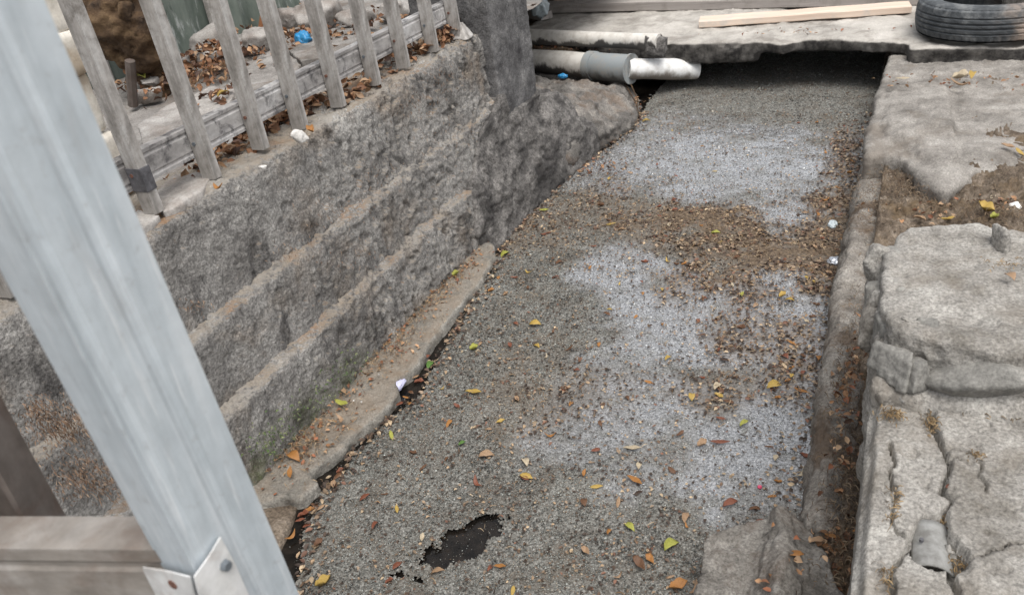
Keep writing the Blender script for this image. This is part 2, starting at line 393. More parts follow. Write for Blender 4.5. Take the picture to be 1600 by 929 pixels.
# far ground: a ring out to the horizon
g = MB(); a, b = 5.5, 300.
ring = [(-7.0, -3.0), (4.0, -3.0), (4.0, 9.5), (-7.0, 9.5)]
out_ = [(-b, -b), (b, -b), (b, b), (-b, b)]
g.add([(x, y, .20) for x, y in ring + out_], [(i, (i + 1) % 4, 4 + (i + 1) % 4, 4 + i)[::-1] for i in range(4)])
o = obj('ground', g.mesh('ground'), M['ground']); o['kind'] = 'structure'
if o.data.polygons[0].normal.z < 0: o.data.flip_normals()
# water under the scum
g = MB().add([(-2.2, -3, 0), (.35, -3, 0), (.35, 9.4, 0), (-2.2, 9.4, 0)], [(0, 1, 2, 3)])
o = obj('ditch_water', g.mesh('ditch_water'), M['water']); o['kind'] = 'structure'

# ---- scum crust with its wet places, brown mats and holes
def xy(px, py, z=0.): return P(px, py, z=z)[:2]
def blobs(V, lst, seed, edge=.5, nz=1.0, nf=6.):
    """lst: (px, py, rx_px, ry_px, strength) laid on the water plane as ground ellipses"""
    if lst is None:                                            # the one long black hole
        c = xy(718, 854); ax = (xy(802, 804) - xy(640, 898)) / 2; q = V[:, :2] - c; La = np.linalg.norm(ax); ax = ax / La
        u = (q @ ax) / La; v = (q @ np.array([-ax[1], ax[0]])) / .054
        d = np.sqrt(u * u + v * v) + .5 * fbm(V * [1, 1, 0], 9, 3, 91) + .7 * fbm(V * [1, 1, 0], 32, 4, 92, .6)
        return 1 - sstep(d, .9, 1.1)
    r = np.zeros(len(V)); n = fbm(V * [1, 1, 0] + [0, 0, seed], nf, 5, seed, .6)
    for px, py, rx, ry, st in lst:
        c = xy(px, py); ax = (xy(px + rx, py) - xy(px - rx, py)) / 2; ay = (xy(px, py + ry) - xy(px, py - ry)) / 2
        A = np.linalg.inv(np.array([ax, ay]).T); q = (V[:, :2] - c) @ A.T
        d = np.sqrt((q ** 2).sum(1)) + nz * n
        r = np.maximum(r, st * (1 - sstep(d, 1 - edge, 1 + edge)))
    if seed in (1, 2): r = np.clip(r * (.72 + .9 * fbm(V * [1, 1, 0], (13, 24, 1), 4, seed + 60, .6) + .25), 0, 1)
    return r
WET_SHEEN = [(1180, 265, 190, 65, 1.), (1030, 240, 150, 50, .9), (1240, 310, 110, 40, .9), (965, 430, 60, 34, 1.), (1210, 490, 120, 60, 1.), (1080, 520, 130, 70, .95),
       (1190, 690, 130, 120, 1.), (1020, 640, 150, 90, .8), (1240, 610, 70, 90, .95), (1050, 470, 90, 45, .9), (900, 690, 90, 50, .5)]
BROWN = [(1200, 395, 150, 52, 1.), (1090, 350, 110, 30, .95), (1285, 430, 60, 50, 1.), (1180, 525, 110, 35, .5), (900, 620, 120, 50, .3), (1130, 440, 90, 40, .7),
         (1245, 570, 50, 50, .6), (1305, 330, 35, 60, .85), (800, 360, 40, 30, .6), (860, 345, 60, 50, .35), (940, 320, 70, 30, .4), (1100, 610, 90, 30, .4), (1320, 250, 25, 50, .7)]
HOLE = None
gapL = np.array([xy(*p) for p in ((470, 929), (478, 830), (503, 775), (566, 700), (613, 655), (666, 612), (678, 570), (725, 500), (780, 405), (806, 362), (852, 314), (905, 264), (990, 205), (1010, 165))])
gapL = np.vstack([[gapL[0, 0] - .02, -3.2], gapL, [gapL[-1, 0] + .02, 9.5]])
def xleft(y): return np.interp(y, gapL[:, 1], gapL[:, 0])
def scum_keep(C):
    n = fbm(C * [1, 1, 0], 18, 4, 5) * .022
    e = (C[:, 0] > xleft(C[:, 1]) + n) & (C[:, 0] < -.06)
    return e & (blobs(C, HOLE, 3, .1, .5, 11.) < .5)
def scum_z(V):
    wet = blobs(V, WET_SHEEN, 1); br = blobs(V, BROWN, 2)
    z = .010 + .004 * fbm(V, 6, 3, 21) + (.0030 - .0020 * wet) * fbm(V, 55, 3, 22) + .0016 * RNG.standard_normal(len(V)) * (1 - .75 * wet)
    return z - .004 * wet + .006 * br * (1 + fbm(V, 25, 3, 23))
ys = [-2.8, -1.5, -.5, .2]; y_ = .6
while y_ < 5.6: ys.append(y_); y_ += .0052 + .0016 * max(0, y_ - 1.2)
ys += [6.2, 7.5, 9.4]
xs = np.arange(-1.56, -.05, .0062)
def scum_mat():
    t = NT('grey_scum'); wet = t.attr('wet'); br = t.attr('brown')
    c = t.ramp(t.noise(150, 4, .75), [(.34, (.04, .037, .032)), (.5, (.145, .14, .126)), (.68, (.36, .355, .33))])
    c = t.mix(t.rng(t.noise(7, 6, .7), .48, .62, 0, .55), c, (.095, .075, .055))
    c_sheen = t.ramp(t.noise(120, 5, .75), [(.34, (.03, .031, .032)), (.48, (.19, .193, .197)), (.64, (.48, .485, .495))])  # wet film kept paler, sky glare put into its base colour
    c = t.mix(wet, c, c_sheen)
    cb = t.ramp(t.noise(90, 6, .75), [(.3, (.03, .021, .014)), (.5, (.105, .075, .05)), (.7, (.25, .19, .13))])
    c = t.mix(br, c, cb)
    ro = t.math('MAXIMUM', t.rng(wet, 0, 1, .6, .12), t.math('MULTIPLY', br, .75))
    return t.out(Base_Color=c, Roughness=ro, Specular_IOR_Level=t.rng(wet, 0, 1, .3, .9), Coat_Weight=t.math('MULTIPLY', wet, t.rng(br, 0, 1, 1., 0)), Coat_Roughness=.07, Coat_IOR=2.2,
                 Normal=t.bump(t.noise(95, 4, .7), t.rng(wet, 0, 1, .6, .16), .004))
M['scum'] = scum_mat()
scum = sheet('scum', xs, np.array(ys), scum_z, M['scum'], 'stuff', scum_keep, lambda V: {'wet': blobs(V, WET_SHEEN, 1), 'brown': blobs(V, BROWN, 2)})
tag(scum, 'grey granular scum crust floating on the ditch water', 'scum')
# grains lying on it: small flat chips
def chips(n_try, y0, y1, size):
    p = np.c_[RNG.uniform(-1.56, -.07, n_try), RNG.uniform(y0, y1, n_try), np.zeros(n_try)]
    edge = (p[:, 0] > xleft(p[:, 1]) + .006 + .02 * RNG.standard_normal(n_try) * (RNG.random(n_try) < .25)) & (p[:, 0] < -.07)
    hole = blobs(p, HOLE, 3, .1, .5, 11.)
    wet = blobs(p, WET_SHEEN, 1); br = blobs(p, BROWN, 2)
    k = edge & ((hole < .5) | (RNG.random(n_try) < .05)) & (RNG.random(n_try) > .55 * wet) & (RNG.random(n_try) > .5 * br)
    p, wet, br = p[k], wet[k], br[k]; n = len(p)
    dens = fbm(p * [1, 1, 0], 9, 4, 31)
    s = size * RNG.lognormal(-.05, .42, n)
    p[:, 2] = .0103 + .004 * fbm(p, 6, 3, 21) - .004 * wet + .0015 * RNG.standard_normal(n)
    base = np.array([[1, .25, .0], [-.5, .85, .05], [-.5, -.8, 0], [.05, .05, .55]])
    q = RNG.standard_normal((n, 3, 3)); q, _ = np.linalg.qr(q)
    flat = np.eye(3)[None] * [1, 1, .5]
    V = p[:, None, :] + s[:, None, None] * np.einsum('ij,njk,kl->nil', base, q, np.eye(3) * [1, 1, .5])
    u = RNG.random(n)
    lum = np.clip(.205 + .12 * RNG.standard_normal(n) + .19 * dens, .03, .62)
    tint = np.where(u[:, None] < .70, [.97, 1., .93], np.where(u[:, None] < .88, [1., .90, .74], [1., .62, .38]))
    lum = np.where(u > .88, lum * .72, lum)
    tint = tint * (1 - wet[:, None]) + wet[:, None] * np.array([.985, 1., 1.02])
    lum = np.clip(lum + wet * (.21 + .12 * RNG.standard_normal(n)), .02, .7)  # grains lifted where wet: silvery sheen painted into their colour
    brm = (RNG.random(n) < br * .85)[:, None]
    c = np.where(brm, lum[:, None] * [.85, .63, .43], lum[:, None] * tint)
    F = (np.arange(n)[:, None, None] * 4 + np.array([[0, 2, 1], [0, 1, 3], [1, 2, 3], [2, 0, 3]])[None]).reshape(-1, 3)
    return V.reshape(-1, 3), F, np.repeat(c, 4, 0), np.repeat(wet * (1 - br), 4)
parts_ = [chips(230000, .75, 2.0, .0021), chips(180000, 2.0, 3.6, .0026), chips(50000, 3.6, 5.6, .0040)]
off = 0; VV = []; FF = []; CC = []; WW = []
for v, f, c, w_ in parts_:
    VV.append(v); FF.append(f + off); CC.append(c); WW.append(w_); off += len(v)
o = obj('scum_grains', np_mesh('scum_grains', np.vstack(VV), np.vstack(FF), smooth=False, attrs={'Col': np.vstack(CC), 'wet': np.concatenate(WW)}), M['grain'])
tag(o, 'fine pale grains and chips crusting the ditch surface', 'scum grains', kind='stuff')

# ---- left wall of the ditch: three eroded courses
wall = empty('ditch_wall', (-1.6, 1.2, 0), 'stepped grey eroded concrete wall carrying the fence beside the ditch', 'wall')
def course(name, prof, y0, y1, dy, seed, vstr=1.):
    """prof: list of (x, z); a strip swept along the ditch and roughened"""
    prof = np.array(prof, float); seg = np.r_[0, np.cumsum(np.hypot(*np.diff(prof, axis=0).T))]
    t = np.arange(0, seg[-1] + .003, .0058); px, pz = np.interp(t, seg, prof[:, 0]), np.interp(t, seg, prof[:, 1])
    for _ in range(6):
        px[1:-1] = (px[:-2] + 2 * px[1:-1] + px[2:]) / 4; pz[1:-1] = (pz[:-2] + 2 * pz[1:-1] + pz[2:]) / 4
    tx, tz = np.gradient(px), np.gradient(pz); ln = np.hypot(tx, tz); nx, nz = tz / ln, -tx / ln
    yy = np.arange(y0, y1, dy); Y, T = np.meshgrid(yy, np.arange(len(t)), indexing='ij')
    V = np.c_[px[T].ravel(), Y.ravel(), pz[T].ravel()]; N = np.c_[nx[T].ravel(), np.zeros(Y.size), nz[T].ravel()]
    far = .20 + .66 * sstep(V[:, 1], 1.2, 2.6)
    d = .010 * fbm(V, 5, 3, seed) + far * (.009 * fbm(V, (17, 17, 6), 4, seed + 1, .6, True) - .004) + far * .006 * fbm(V, 55, 3, seed + 2)
    pit = fbm(V, (34, 34, 18), 3, seed + 3); d -= far * .020 * sstep(pit, .14, .42); d += (.4 + .6 * far) * .007 * fbm(V, 85, 3, seed + 5, .6)
    d += .012 * (fbm(V * [0, 1, 0], 3.2, 3, seed + 4)) * sstep(N[:, 2], .1, .9)
    me = np_mesh(name, V + N * d[:, None] * vstr, grid_faces(len(yy), len(t))[:, ::-1])
    return obj(name, me, M['wall'], wall)
course('lower_course', [(-1.495, -.12), (-1.502, .08), (-1.507, .270), (-1.547, .301), (-1.60, .306)], -2.6, 3.2, .0068, 41)
course('middle_course', [(-1.534, .24), (-1.547, .487), (-1.583, .516), (-1.65, .521)], -2.6, 3.2, .0068, 47)
course('upper_course', [(-1.567, .45), (-1.587, .76), (-1.598, .787), (-1.80, .80)], -2.6, 3.2, .0068, 53)
# footing ledge at the wall's foot
out = PL([(380, 720), (560, 560), (735, 375), (768, 378), (772, 400), (748, 440), (705, 488), (672, 530), (645, 575), (618, 592), (622, 612), (592, 645), (560, 672), (530, 700), (500, 722), (480, 735), (496, 752), (470, 775), (395, 785), (330, 790)], .042)
foot = organic('concrete_footing', MB().prism([p[:2] for p in out], -.12, .040), .0085, 3, [(.008, 9, 3, 'n'), (.006, 40, 3, 'n'), (.005, 22, 3, 'r')], M['footing'], seed=61)
tag(foot, 'long low concrete footing ledge with dirt and leaves at the wall foot', 'footing')
V0 = PL([(300, 830), (390, 782), (480, 765), (440, 840), (400, 929), (300, 960)], .02)
o = organic('mud_bank', MB().prism([p[:2] for p in V0], -.1, .018), .011, 3, [(.012, 12, 3, 'n'), (.008, 40, 3, 'n')], M['soil'], seed=67)
tag(o, 'dark wet mud and gravel past the broken end of the footing', 'mud', kind='stuff')

# ---- pillar with its mortar skirt
pil = empty('concrete_pillar', (-1.72, 3.26, .3), 'dark sooty concrete pillar rising at the end of the fence', 'pillar')
rz = lambda a: np.array([[math.cos(a), -math.sin(a), 0], [math.sin(a), math.cos(a), 0], [0, 0, 1]])
M['pillar'] = concrete('pillar_cement', (.045, .043, .044), (.13, .127, .127), (.27, .262, .255), 8, .5, (.03, .029, .03), .6, 4, bump=.8)
organic('shaft', MB().box((-1.72, 3.27, .9), (.37, .40, 1.6), rz(0)), .010, 1, [(.005, 8, 3, 'n'), (.005, 50, 3, 'n')], M['pillar'], pil, 71)
sk = MB()
sk.hull([(-1.62, 2.62, -.1), (-1.43, 2.66, -.1), (-1.42, 3.2, -.1), (-1.40, 3.55, -.1), (-1.75, 3.6, -.1), (-1.52, 2.68, .10), (-1.475, 3.1, .2), (-1.47, 3.45, .22), (-1.50, 2.95, .30), (-1.515, 3.1, .40), (-1.52, 3.45, .40), (-1.8, 3.5, .34), (-1.75, 3.0, .28)])
sk.hull([(-1.53, 3.05, .3), (-1.53, 3.47, .3), (-1.52, 3.06, .42), (-1.52, 3.47, .42), (-1.8, 3.05, .42), (-1.8, 3.47, .3)])
sk.hull([(-1.60, 2.5, .0), (-1.50, 2.55, -.05), (-1.46, 2.9, -.05), (-1.485, 2.9, .28), (-1.54, 2.95, .42), (-1.56, 2.55, .1)])
sk.hull([(-1.50, 3.3, .36), (-1.44, 3.55, .26), (-1.38, 3.8, .12), (-1.37, 3.85, -.05), (-1.42, 3.3, -.05), (-1.46, 3.2, .2), (-1.7, 3.4, .38), (-1.7, 3.8, .34), (-1.55, 3.75, .33), (-1.6, 3.8, -.05)])
sk.hull([(-1.485, 2.6, .1), (-1.485, 3.1, .1), (-1.52, 2.7, .3), (-1.53, 3.1, .52), (-1.53, 2.85, .44), (-1.7, 2.6, .1), (-1.7, 3.1, .5)])
organic('mortar_skirt', sk, .0085, 4, [(.022, 6, 3, 'n'), (.016, (20, 14, 14), 4, 'r'), (.008, 60, 3, 'n')], M['dark_mortar'], pil, 73)
# ---- boulder between pillar and pipe
bl = MB()
bl.hull([P(850, 138, z=.20), P(905, 136, z=.19), P(960, 152, z=.13), P(985, 175, z=.06), (-1.40, 4.8, -.1), P(990, 200, z=-.02), P(940, 235, z=-.02), P(890, 262, z=-.02), (-1.44, 3.45, .1), (-1.6, 3.4, .32), (-2.1, 3.6, .32), (-2.3, 4.6, .16), (-1.75, 4.7, .10), (-1.5, 4.65, .05), (-1.9, 3.5, -.1), (-1.35, 3.9, .10)])
bo = organic('boulder', bl, .0095, 3, [(.045, 4.5, 3, 'n'), (.032, 9, 4, 'r'), (.012, 30, 3, 'r'), (.006, 60, 3, 'n')], M['boulder'], seed=79)
tag(bo, 'rounded mud-caked boulder at the water between the pillar and the pipes', 'boulder')

# ---- ground behind the fence
def yard_z(V):
    return .705 + .02 * fbm(V, 2.2, 4, 81) + .012 * fbm(V, 14, 4, 82) + .05 * sstep(V[:, 1], 4., 7.) * 0 - .02 * sstep(-V[:, 0], 1.95, 2.3)
sheet('yard_ground', np.r_[np.arange(-7.2, -4.2, .12), np.arange(-4.2, -1.72, .018)], np.r_[np.arange(-3.2, .9, .12), np.arange(.9, 4.6, .018), np.arange(4.6, 9.6, .12)], yard_z, M['yard'])
# earth right of the ditch (gutter, root soil and the ground beyond)
def soil_z(V):
    x, y = V[:, 0], V[:, 1]
    z = .10 + .055 * sstep(y, 1.75, 2.25) + .035 * sstep(y, 2.55, 2.8) * sstep(x, .20, .28) + .03 * sstep(x, .3, 1.)
    z = z + .028 * fbm(V, 7, 4, 91) + .022 * fbm(V, 22, 4, 92, .6, True) + .006 * RNG.standard_normal(len(V))
    return np.where((x < -.03), np.minimum(z, .10 + 0 * z), z)
sheet('bank_soil', np.r_[np.arange(-.09, .42, .008), np.arange(.42, 1.2, .03), np.arange(1.2, 4.1, .2)], np.r_[np.arange(-3.1, .7, .1), np.arange(.7, 3.5, .010), np.arange(3.5, 4.4, .03), np.arange(4.4, 9.8, .3)], soil_z, M['soil'])

# ---- kerb along the right edge of the water
kb = MB()
kl = [(-.10, .55), (-.105, 1.36), (-.125, 1.8), (-.135, 2.4), (-.125, 3.2), (-.10, 3.9), (-.09, 5.6), (-.09, 9)]
for i in range(1, len(kl) - 1):
    (x0, y0), (x1, y1) = kl[i], kl[i + 1]
    w0, w1 = (.105 if y0 > 1.5 else .085), .11; h0, h1 = (.12 if y0 < 1.5 else .15), .14
    if y0 > 2.5: h0, h1, w0, w1 = .12, .13, .12, .13
    y1 += .01
    kb.hull([(x0, y0, -.15), (x0 + w0, y0, -.15), (x1, y1, -.15), (x1 + w1, y1, -.15), (x0 + .012, y0, h0 - .03), (x0 + .035, y0, h0), (x0 + w0, y0, h0 - .02), (x1 + .012, y1, h1 - .03), (x1 + .035, y1, h1), (x1 + w1, y1, h1 - .02)])
o = organic('kerb', kb, .0095, 4, [(.018, 5, 3, 'n'), (.015, 15, 4, 'r'), (.007, 50, 3, 'n')], M['kerb'], seed=97)
tag(o, 'rounded dirty concrete kerb running along the right edge of the ditch', 'kerb')

# ---- cement mound on the right bank, reaching to the far slab
ml = [p[:2] for p in PL([(1386, 92), (1360, 180), (1354, 236), (1385, 232), (1415, 242), (1440, 268), (1478, 290), (1503, 276), (1520, 258), (1600, 250)], .235)]
mo = MB().prism(ml + [(1.9, 3.1), (1.9, 4.95), (-.05, 4.95)], .04, .215)
mo.hull([P(1400, 120, z=.225), P(1380, 200, z=.235), P(1440, 220, z=.255), P(1478, 272, z=.235), P(1500, 240, z=.245), P(1480, 130, z=.24), P(1400, 140, z=.12), P(1450, 250, z=.12)])
def mpost(V):
    V[:, 2] -= .05 * sstep(V[:, 0], .26, .55) * sstep(-V[:, 1], -3.7, -3.2); return V
o = organic('cement_mound', mo, .0105, 14, [(.024, 4, 3, 'n'), (.010, (18, 18, 8), 4, 'r'), (.005, 50, 3, 'n')], M['bank'], seed=101, post=mpost)
tag(o, 'lumpy grey cement apron with a drooping lip in front of the tyre', 'cement apron')

# ---- slab bridging the far end of the ditch
top_e = [(1425, 66), (1350, 63), (1290, 60), (1255, 62), (1225, 69), (1195, 66), (1130, 66), (1060, 68), (990, 66), (915, 66)]
fe = [P(a, b, z=.29)[:2] for a, b in top_e]
sl = MB().prism(list(fe) + [(-1.85, 4.95), (-2.4, 5.1), (-2.4, 7.0), (.04, 7.0)], .228, .29)
sl.hull([(fe[-1][0], fe[-1][1], .17), (fe[-1][0], fe[-1][1], .28), (-1.8, 5.1, .17), (-.8, 5.0, .19), (fe[4][0] - .14, fe[5][1] + .01, .178), (fe[7][0], fe[7][1], .165), (fe[5][0], fe[5][1], .28)])
sl.prism([(.02, 4.565), (.5, 4.54), (2.0, 4.5), (3.95, 4.5), (3.95, 7.0), (.02, 7.0)], .0, .292)
def spost(V):
    V[:, 2] += .012 * fbm(V * [1, 1, 0], 2.2, 3, 105); return V
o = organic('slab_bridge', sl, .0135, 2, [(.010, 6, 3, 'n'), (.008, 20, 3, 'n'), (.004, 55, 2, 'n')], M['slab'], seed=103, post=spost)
o['kind'] = 'structure'
# side and back walls of the covered channel
g = MB().box((-1.85, 7.0, -.06), (.5, 4.6, .4)).box((-.5, 9.35, .0), (3.5, .3, .4))
o = obj('culvert_wall', g.mesh('culvert_wall'), M['dark_mortar']); o['kind'] = 'structure'
g = MB().prism([(-4.2, 4.7), (-2.4, 4.95), (-1.9, 4.92), (-1.85, 5.1), (-2.2, 9.5), (-7.1, 9.5), (-7.1, 4.8)], -.1, .235)
o = organic('back_earth', g, .03, 2, [(.03, 4, 4, 'n')], M['soil'], seed=107); o['kind'] = 'structure'

# ================================================================== THINGS
def rock(name, c, size, mat, seed, rotz=0., parent=None, n=14, voxel=None, rough_=1., tilt=0.):
    r = np.random.default_rng(seed); q = r.standard_normal((n, 3)); q /= np.linalg.norm(q, axis=1)[:, None]
    q = np.sign(q) * np.abs(q) ** .75 * r.uniform(.82, 1.1, (n, 1)); q *= np.array(size) / 2.
    ct, st = math.cos(tilt), math.sin(tilt); q = q @ np.array([[1, 0, 0], [0, ct, -st], [0, st, ct]]).T
    q = q @ rz(rotz).T + np.array(c); s = float(np.mean(size))
    return organic(name, MB().hull(q), voxel or max(.004, s / 18), 1, [(.05 * s * rough_, 2.5 / s, 3, 'n'), (.04 * s * rough_, 6 / s, 4, 'r')], mat, parent, seed)

# ---- concrete rubble block on the right
rb = empty('rubble_block', (.15, 1.55, .4), 'big pale broken concrete lump with stones showing in its side', 'concrete block')
tp = [P(a, b, z=.62) for a, b in ((1405, 372), (1440, 355), (1490, 352), (1535, 372), (1556, 392), (1600, 400), (1600, 520), (1520, 535), (1450, 530), (1400, 515), (1378, 470), (1385, 410))]
bm_ = MB()
bm_.hull([p + [0, 0, 0] for p in tp] + [np.array([p[0] * 1.0 + (-.012), p[1] * 1.0 + .0, .34]) for p in tp] + [(.62, 1.33, .6), (.62, 1.86, .6), (.62, 1.3, .3), (.62, 1.9, .3)])
bm_.hull([P(1372, 520, z=.57), P(1368, 610, z=.52), P(1440, 632, z=.51), P(1600, 640, z=.51), P(1600, 500, z=.6), P(1400, 500, z=.6), (.0, 1.32, .3), (.6, 1.30, .3), (.6, 1.3, .5), (.6, 1.6, .5), (.03, 1.6, .3)])
bm_.hull([P(1362, 420, z=.52), P(1400, 430, z=.58), P(1360, 520, z=.52), P(1400, 520, z=.58), P(1360, 430, z=.3), P(1400, 600, z=.3), P(1365, 590, z=.48), P(1420, 420, z=.4)])
organic('lump', bm_, .0065, 1, [(.012, 7, 3, 'n'), (.010, 14, 5, 'r'), (.005, 70, 3, 'n')], M['block'], rb, 113)
rock('stub', P(1573, 378, z=.63), (.055, .07, .12), M['block'], 5, .3, rb)
for i, (px, py, z, sz, rot) in enumerate([(1376, 415, .57, (.075, .085, .09), .5), (1370, 458, .56, (.055, .05, .06), .2), (1395, 462, .585, (.06, .05, .055), .9), (1372, 478, .55, (.05, .07, .07), 1.2),
        (1420, 588, .545, (.085, .065, .06), .1), (1392, 575, .545, (.075, .09, .075), .6), (1362, 520, .50, (.06, .09, .12), 0.), (1385, 520, .56, (.05, .07, .07), .4), (1445, 512, .61, (.045, .04, .035), .3),
        (1380, 612, .50, (.07, .05, .05), .4), (1418, 618, .495, (.07, .05, .045), .9), (1500, 614, .50, (.12, .05, .05), 0.), (1420, 505, .61, (.04, .035, .03), .1), (1396, 398, .60, (.06, .05, .05), .2), (1360, 560, .47, (.05, .06, .07), .7)]):
    rock('stone', P(px, py, z=z + .008), tuple(1.22 * s_ for s_ in sz), M['stone'] if i % 3 else M['block'], 200 + i, rot, rb, n=9, voxel=.005, rough_=.8)
rock('stone', P(1530, 585, z=.56), (.23, .10, .085), M['stone'], 231, .05, rb, voxel=.006, rough_=.35, n=30)

# ---- foreground pavement, cracked
pv = empty('cracked_pavement', (.2, 1., .3), 'pale grey cracked cement paving in the near right corner', 'pavement')
def seg_d(V, pl):
    d = np.full(len(V), 9.)
    for a, b in zip(pl[:-1], pl[1:]):
        a = np.array(a[:2]); b = np.array(b[:2]); ab = b - a
        t = np.clip(((V[:, :2] - a) @ ab) / (ab @ ab), 0, 1); d = np.minimum(d, np.linalg.norm(V[:, :2] - a - t[:, None] * ab, axis=1))
    return d
ZP = .50
CR = [[(1452, 640), (1462, 680), (1478, 712), (1488, 722), (1482, 745), (1478, 770), (1486, 780), (1476, 800), (1480, 830), (1500, 862), (1512, 872)], [(1478, 718), (1500, 722), (1515, 722)], [(1396, 690), (1394, 730), (1402, 772), (1392, 790), (1398, 815), (1425, 845)],
      [(1425, 845), (1405, 870), (1393, 892), (1394, 929)], [(1430, 870), (1460, 882), (1490, 890), (1500, 929)], [(1530, 722), (1536, 770)], [(1512, 872), (1560, 865), (1600, 850)]]
CRW = [.0034, .0022, .0022, .0028, .003, .0014, .0018]
CAV = [xy(a, b, ZP) for a, b in ((1418, 862), (1432, 815), (1448, 797), (1472, 796), (1484, 815), (1486, 850), (1508, 868), (1512, 884), (1494, 912), (1482, 888), (1455, 878), (1436, 874))]
def in_poly(V, poly):
    r = np.zeros(len(V), bool); n = len(poly)
    for i in range(n):
        (x0, y0), (x1, y1) = poly[i], poly[(i + 1) % n]
        c = ((y0 > V[:, 1]) != (y1 > V[:, 1])) & (V[:, 0] < (x1 - x0) * (V[:, 1] - y0) / (y1 - y0 + 1e-12) + x0); r ^= c
    return r
def pave_z(V):
    Wp = V + .010 * np.c_[fbm(V, 40, 3, 121), fbm(V, 40, 3, 122), np.zeros(len(V))]
    z = ZP + .006 * fbm(V, 6, 3, 123) + .005 * fbm(V, 20, 5, 124, .55) + .003 * fbm(V, 100, 3, 125, .7) - .007 * sstep(fbm(V, 30, 4, 129), .28, .5)
    crk = np.zeros(len(V))
    for pl, wd in zip(CR, CRW):
        q = [xy(a, b, ZP) for a, b in pl]; wv = wd * (1 + .7 * fbm(V, 30, 2, 126))
        crk = np.maximum(crk, np.exp(-(seg_d(Wp, q) / np.maximum(wv, .001)) ** 4))
    q = [xy(a, b, ZP) for a, b in CR[0]]
    # right plate stands a touch higher
    xs_ = np.interp(V[:, 1], [p[1] for p in q][::-1], [p[0] for p in q][::-1]); z += .006 * sstep(Wp[:, 0] - xs_, 0, .006)
    inside = in_poly(Wp, CAV); dz = seg_d(Wp, CAV + [CAV[0]])
    z -= .034 * crk
    z -= np.where(inside, .045 * sstep(dz, -.001, .008), 0)
    z -= .025 * (1 - sstep(V[:, 0] - .012 - .006 * fbm(V, 14, 3, 127), 0, .012)) 
    return z
gx = np.r_[np.arange(.012, .36, .0032), np.arange(.36, 1.0, .02), np.arange(1., 4.05, .2)]
gy = np.r_[np.arange(-2.9, .7, .1), np.arange(.7, 1.36, .0034)]
X, Y = np.meshgrid(gx, gy, indexing='ij'); V = np.c_[X.ravel(), Y.ravel(), np.zeros(X.size)]; V[:, 2] = pave_z(V)
n, m = len(gx), len(gy); top = V.reshape(n, m, 3)
skirt = []
for k, zz in enumerate(np.linspace(-.12, ZP - .03, 60)):
    row = top[0].copy(); row[:, 2] = zz
    row[:, 0] += -.004 + .012 * fbm(row, 14, 4, 128) * (1 - .5 * k / 60); skirt.append(row)
G = np.concatenate([np.array(skirt), top], 0)
obj('paving', np_mesh('paving', G.reshape(-1, 3), grid_faces(n + 60, m)), M['block'], pv)
# grey shard of pipe lying in the broken cavity
def arc_sheet(p, axis_ang, r, a0, a1, length, th, na=16, pitch=0.):
    V = []; 
    for rr in (r, r - th):
        for s in np.linspace(-.5, .5, 8):
            for a in np.linspace(a0, a1, na):
                taper = 1 - .12 * (s + .5); V.append((rr * math.sin(a) * taper, s * length, rr * math.cos(a) - r))
    V = np.array(V); n1 = 8 * na
    c, s_ = math.cos(pitch), math.sin(pitch); V = V @ np.array([[1, 0, 0], [0, c, -s_], [0, s_, c]]).T
    V = V @ rz(axis_ang).T + np.array(p)
    i = np.arange(n1).reshape(8, na); q = np.stack([i[:-1, :-1], i[1:, :-1], i[1:, 1:], i[:-1, 1:]], -1).reshape(-1, 4)
    rim = np.r_[i[0, :-1], i[:-1, -1], i[-1, :0:-1], i[:0:-1, 0]]; r2 = np.roll(rim, -1)
    return V, [np.vstack([q, q[:, ::-1] + n1, np.c_[rim, r2, r2 + n1, rim + n1]])]
Vp, Fp = arc_sheet(P(1456, 846, z=.492), .05, .034, -1.0, 1.15, .085, .004, pitch=.10)
sh = empty('pipe_shard', P(1456, 846, z=.46), 'smooth grey curved pipe shard lying in the pavement hole', 'pipe shard')
t_ = NT('grey_shard'); M['shard'] = t_.out(Base_Color=t_.ramp(t_.noise(35, 6, .7), [(.35, (.15, .145, .135)), (.6, (.28, .28, .27))]), Roughness=.6, Normal=t_.bump(t_.noise(60, 4), .2, .002))
obj('shell', np_mesh('shell', Vp, Fp), M['shard'], sh)
for a_, b_ in ((1440, 842),):
    c_ = P(a_, b_, z=.4975); dm = MB().tube([c_ - [0, 0, .004], c_ + [0, 0, .0012]], .0032, 10); obj('dark_hole', dm.mesh('dark_hole'), M['tape'], sh)

# ---- broken chunk lying in the water, near right
cl = PL([(1098, 838), (1150, 816), (1200, 800), (1212, 783), (1245, 797), (1272, 832), (1300, 885), (1330, 960), (1345, 1050), (1085, 1050), (1090, 930)], .13)
ck = MB().prism([p[:2] for p in cl], -.12, .125)
ck.hull([P(1205, 800, z=.125), P(1216, 786, z=.15), P(1232, 795, z=.14), P(1225, 850, z=.17), P(1215, 929, z=.185), P(1205, 1040, z=.19), P(1265, 840, z=.11), P(1300, 1040, z=.10), P(1130, 1040, z=.10), P(1170, 870, z=.10)])
o = organic('concrete_chunk', ck, .0065, 2, [(.012, 9, 3, 'n'), (.009, 28, 4, 'r'), (.004, 80, 3, 'n')], M['chunk'], seed=131)
tag(o, 'dark wet broken concrete chunk with a ridge, standing in the near right of the ditch', 'concrete chunk')

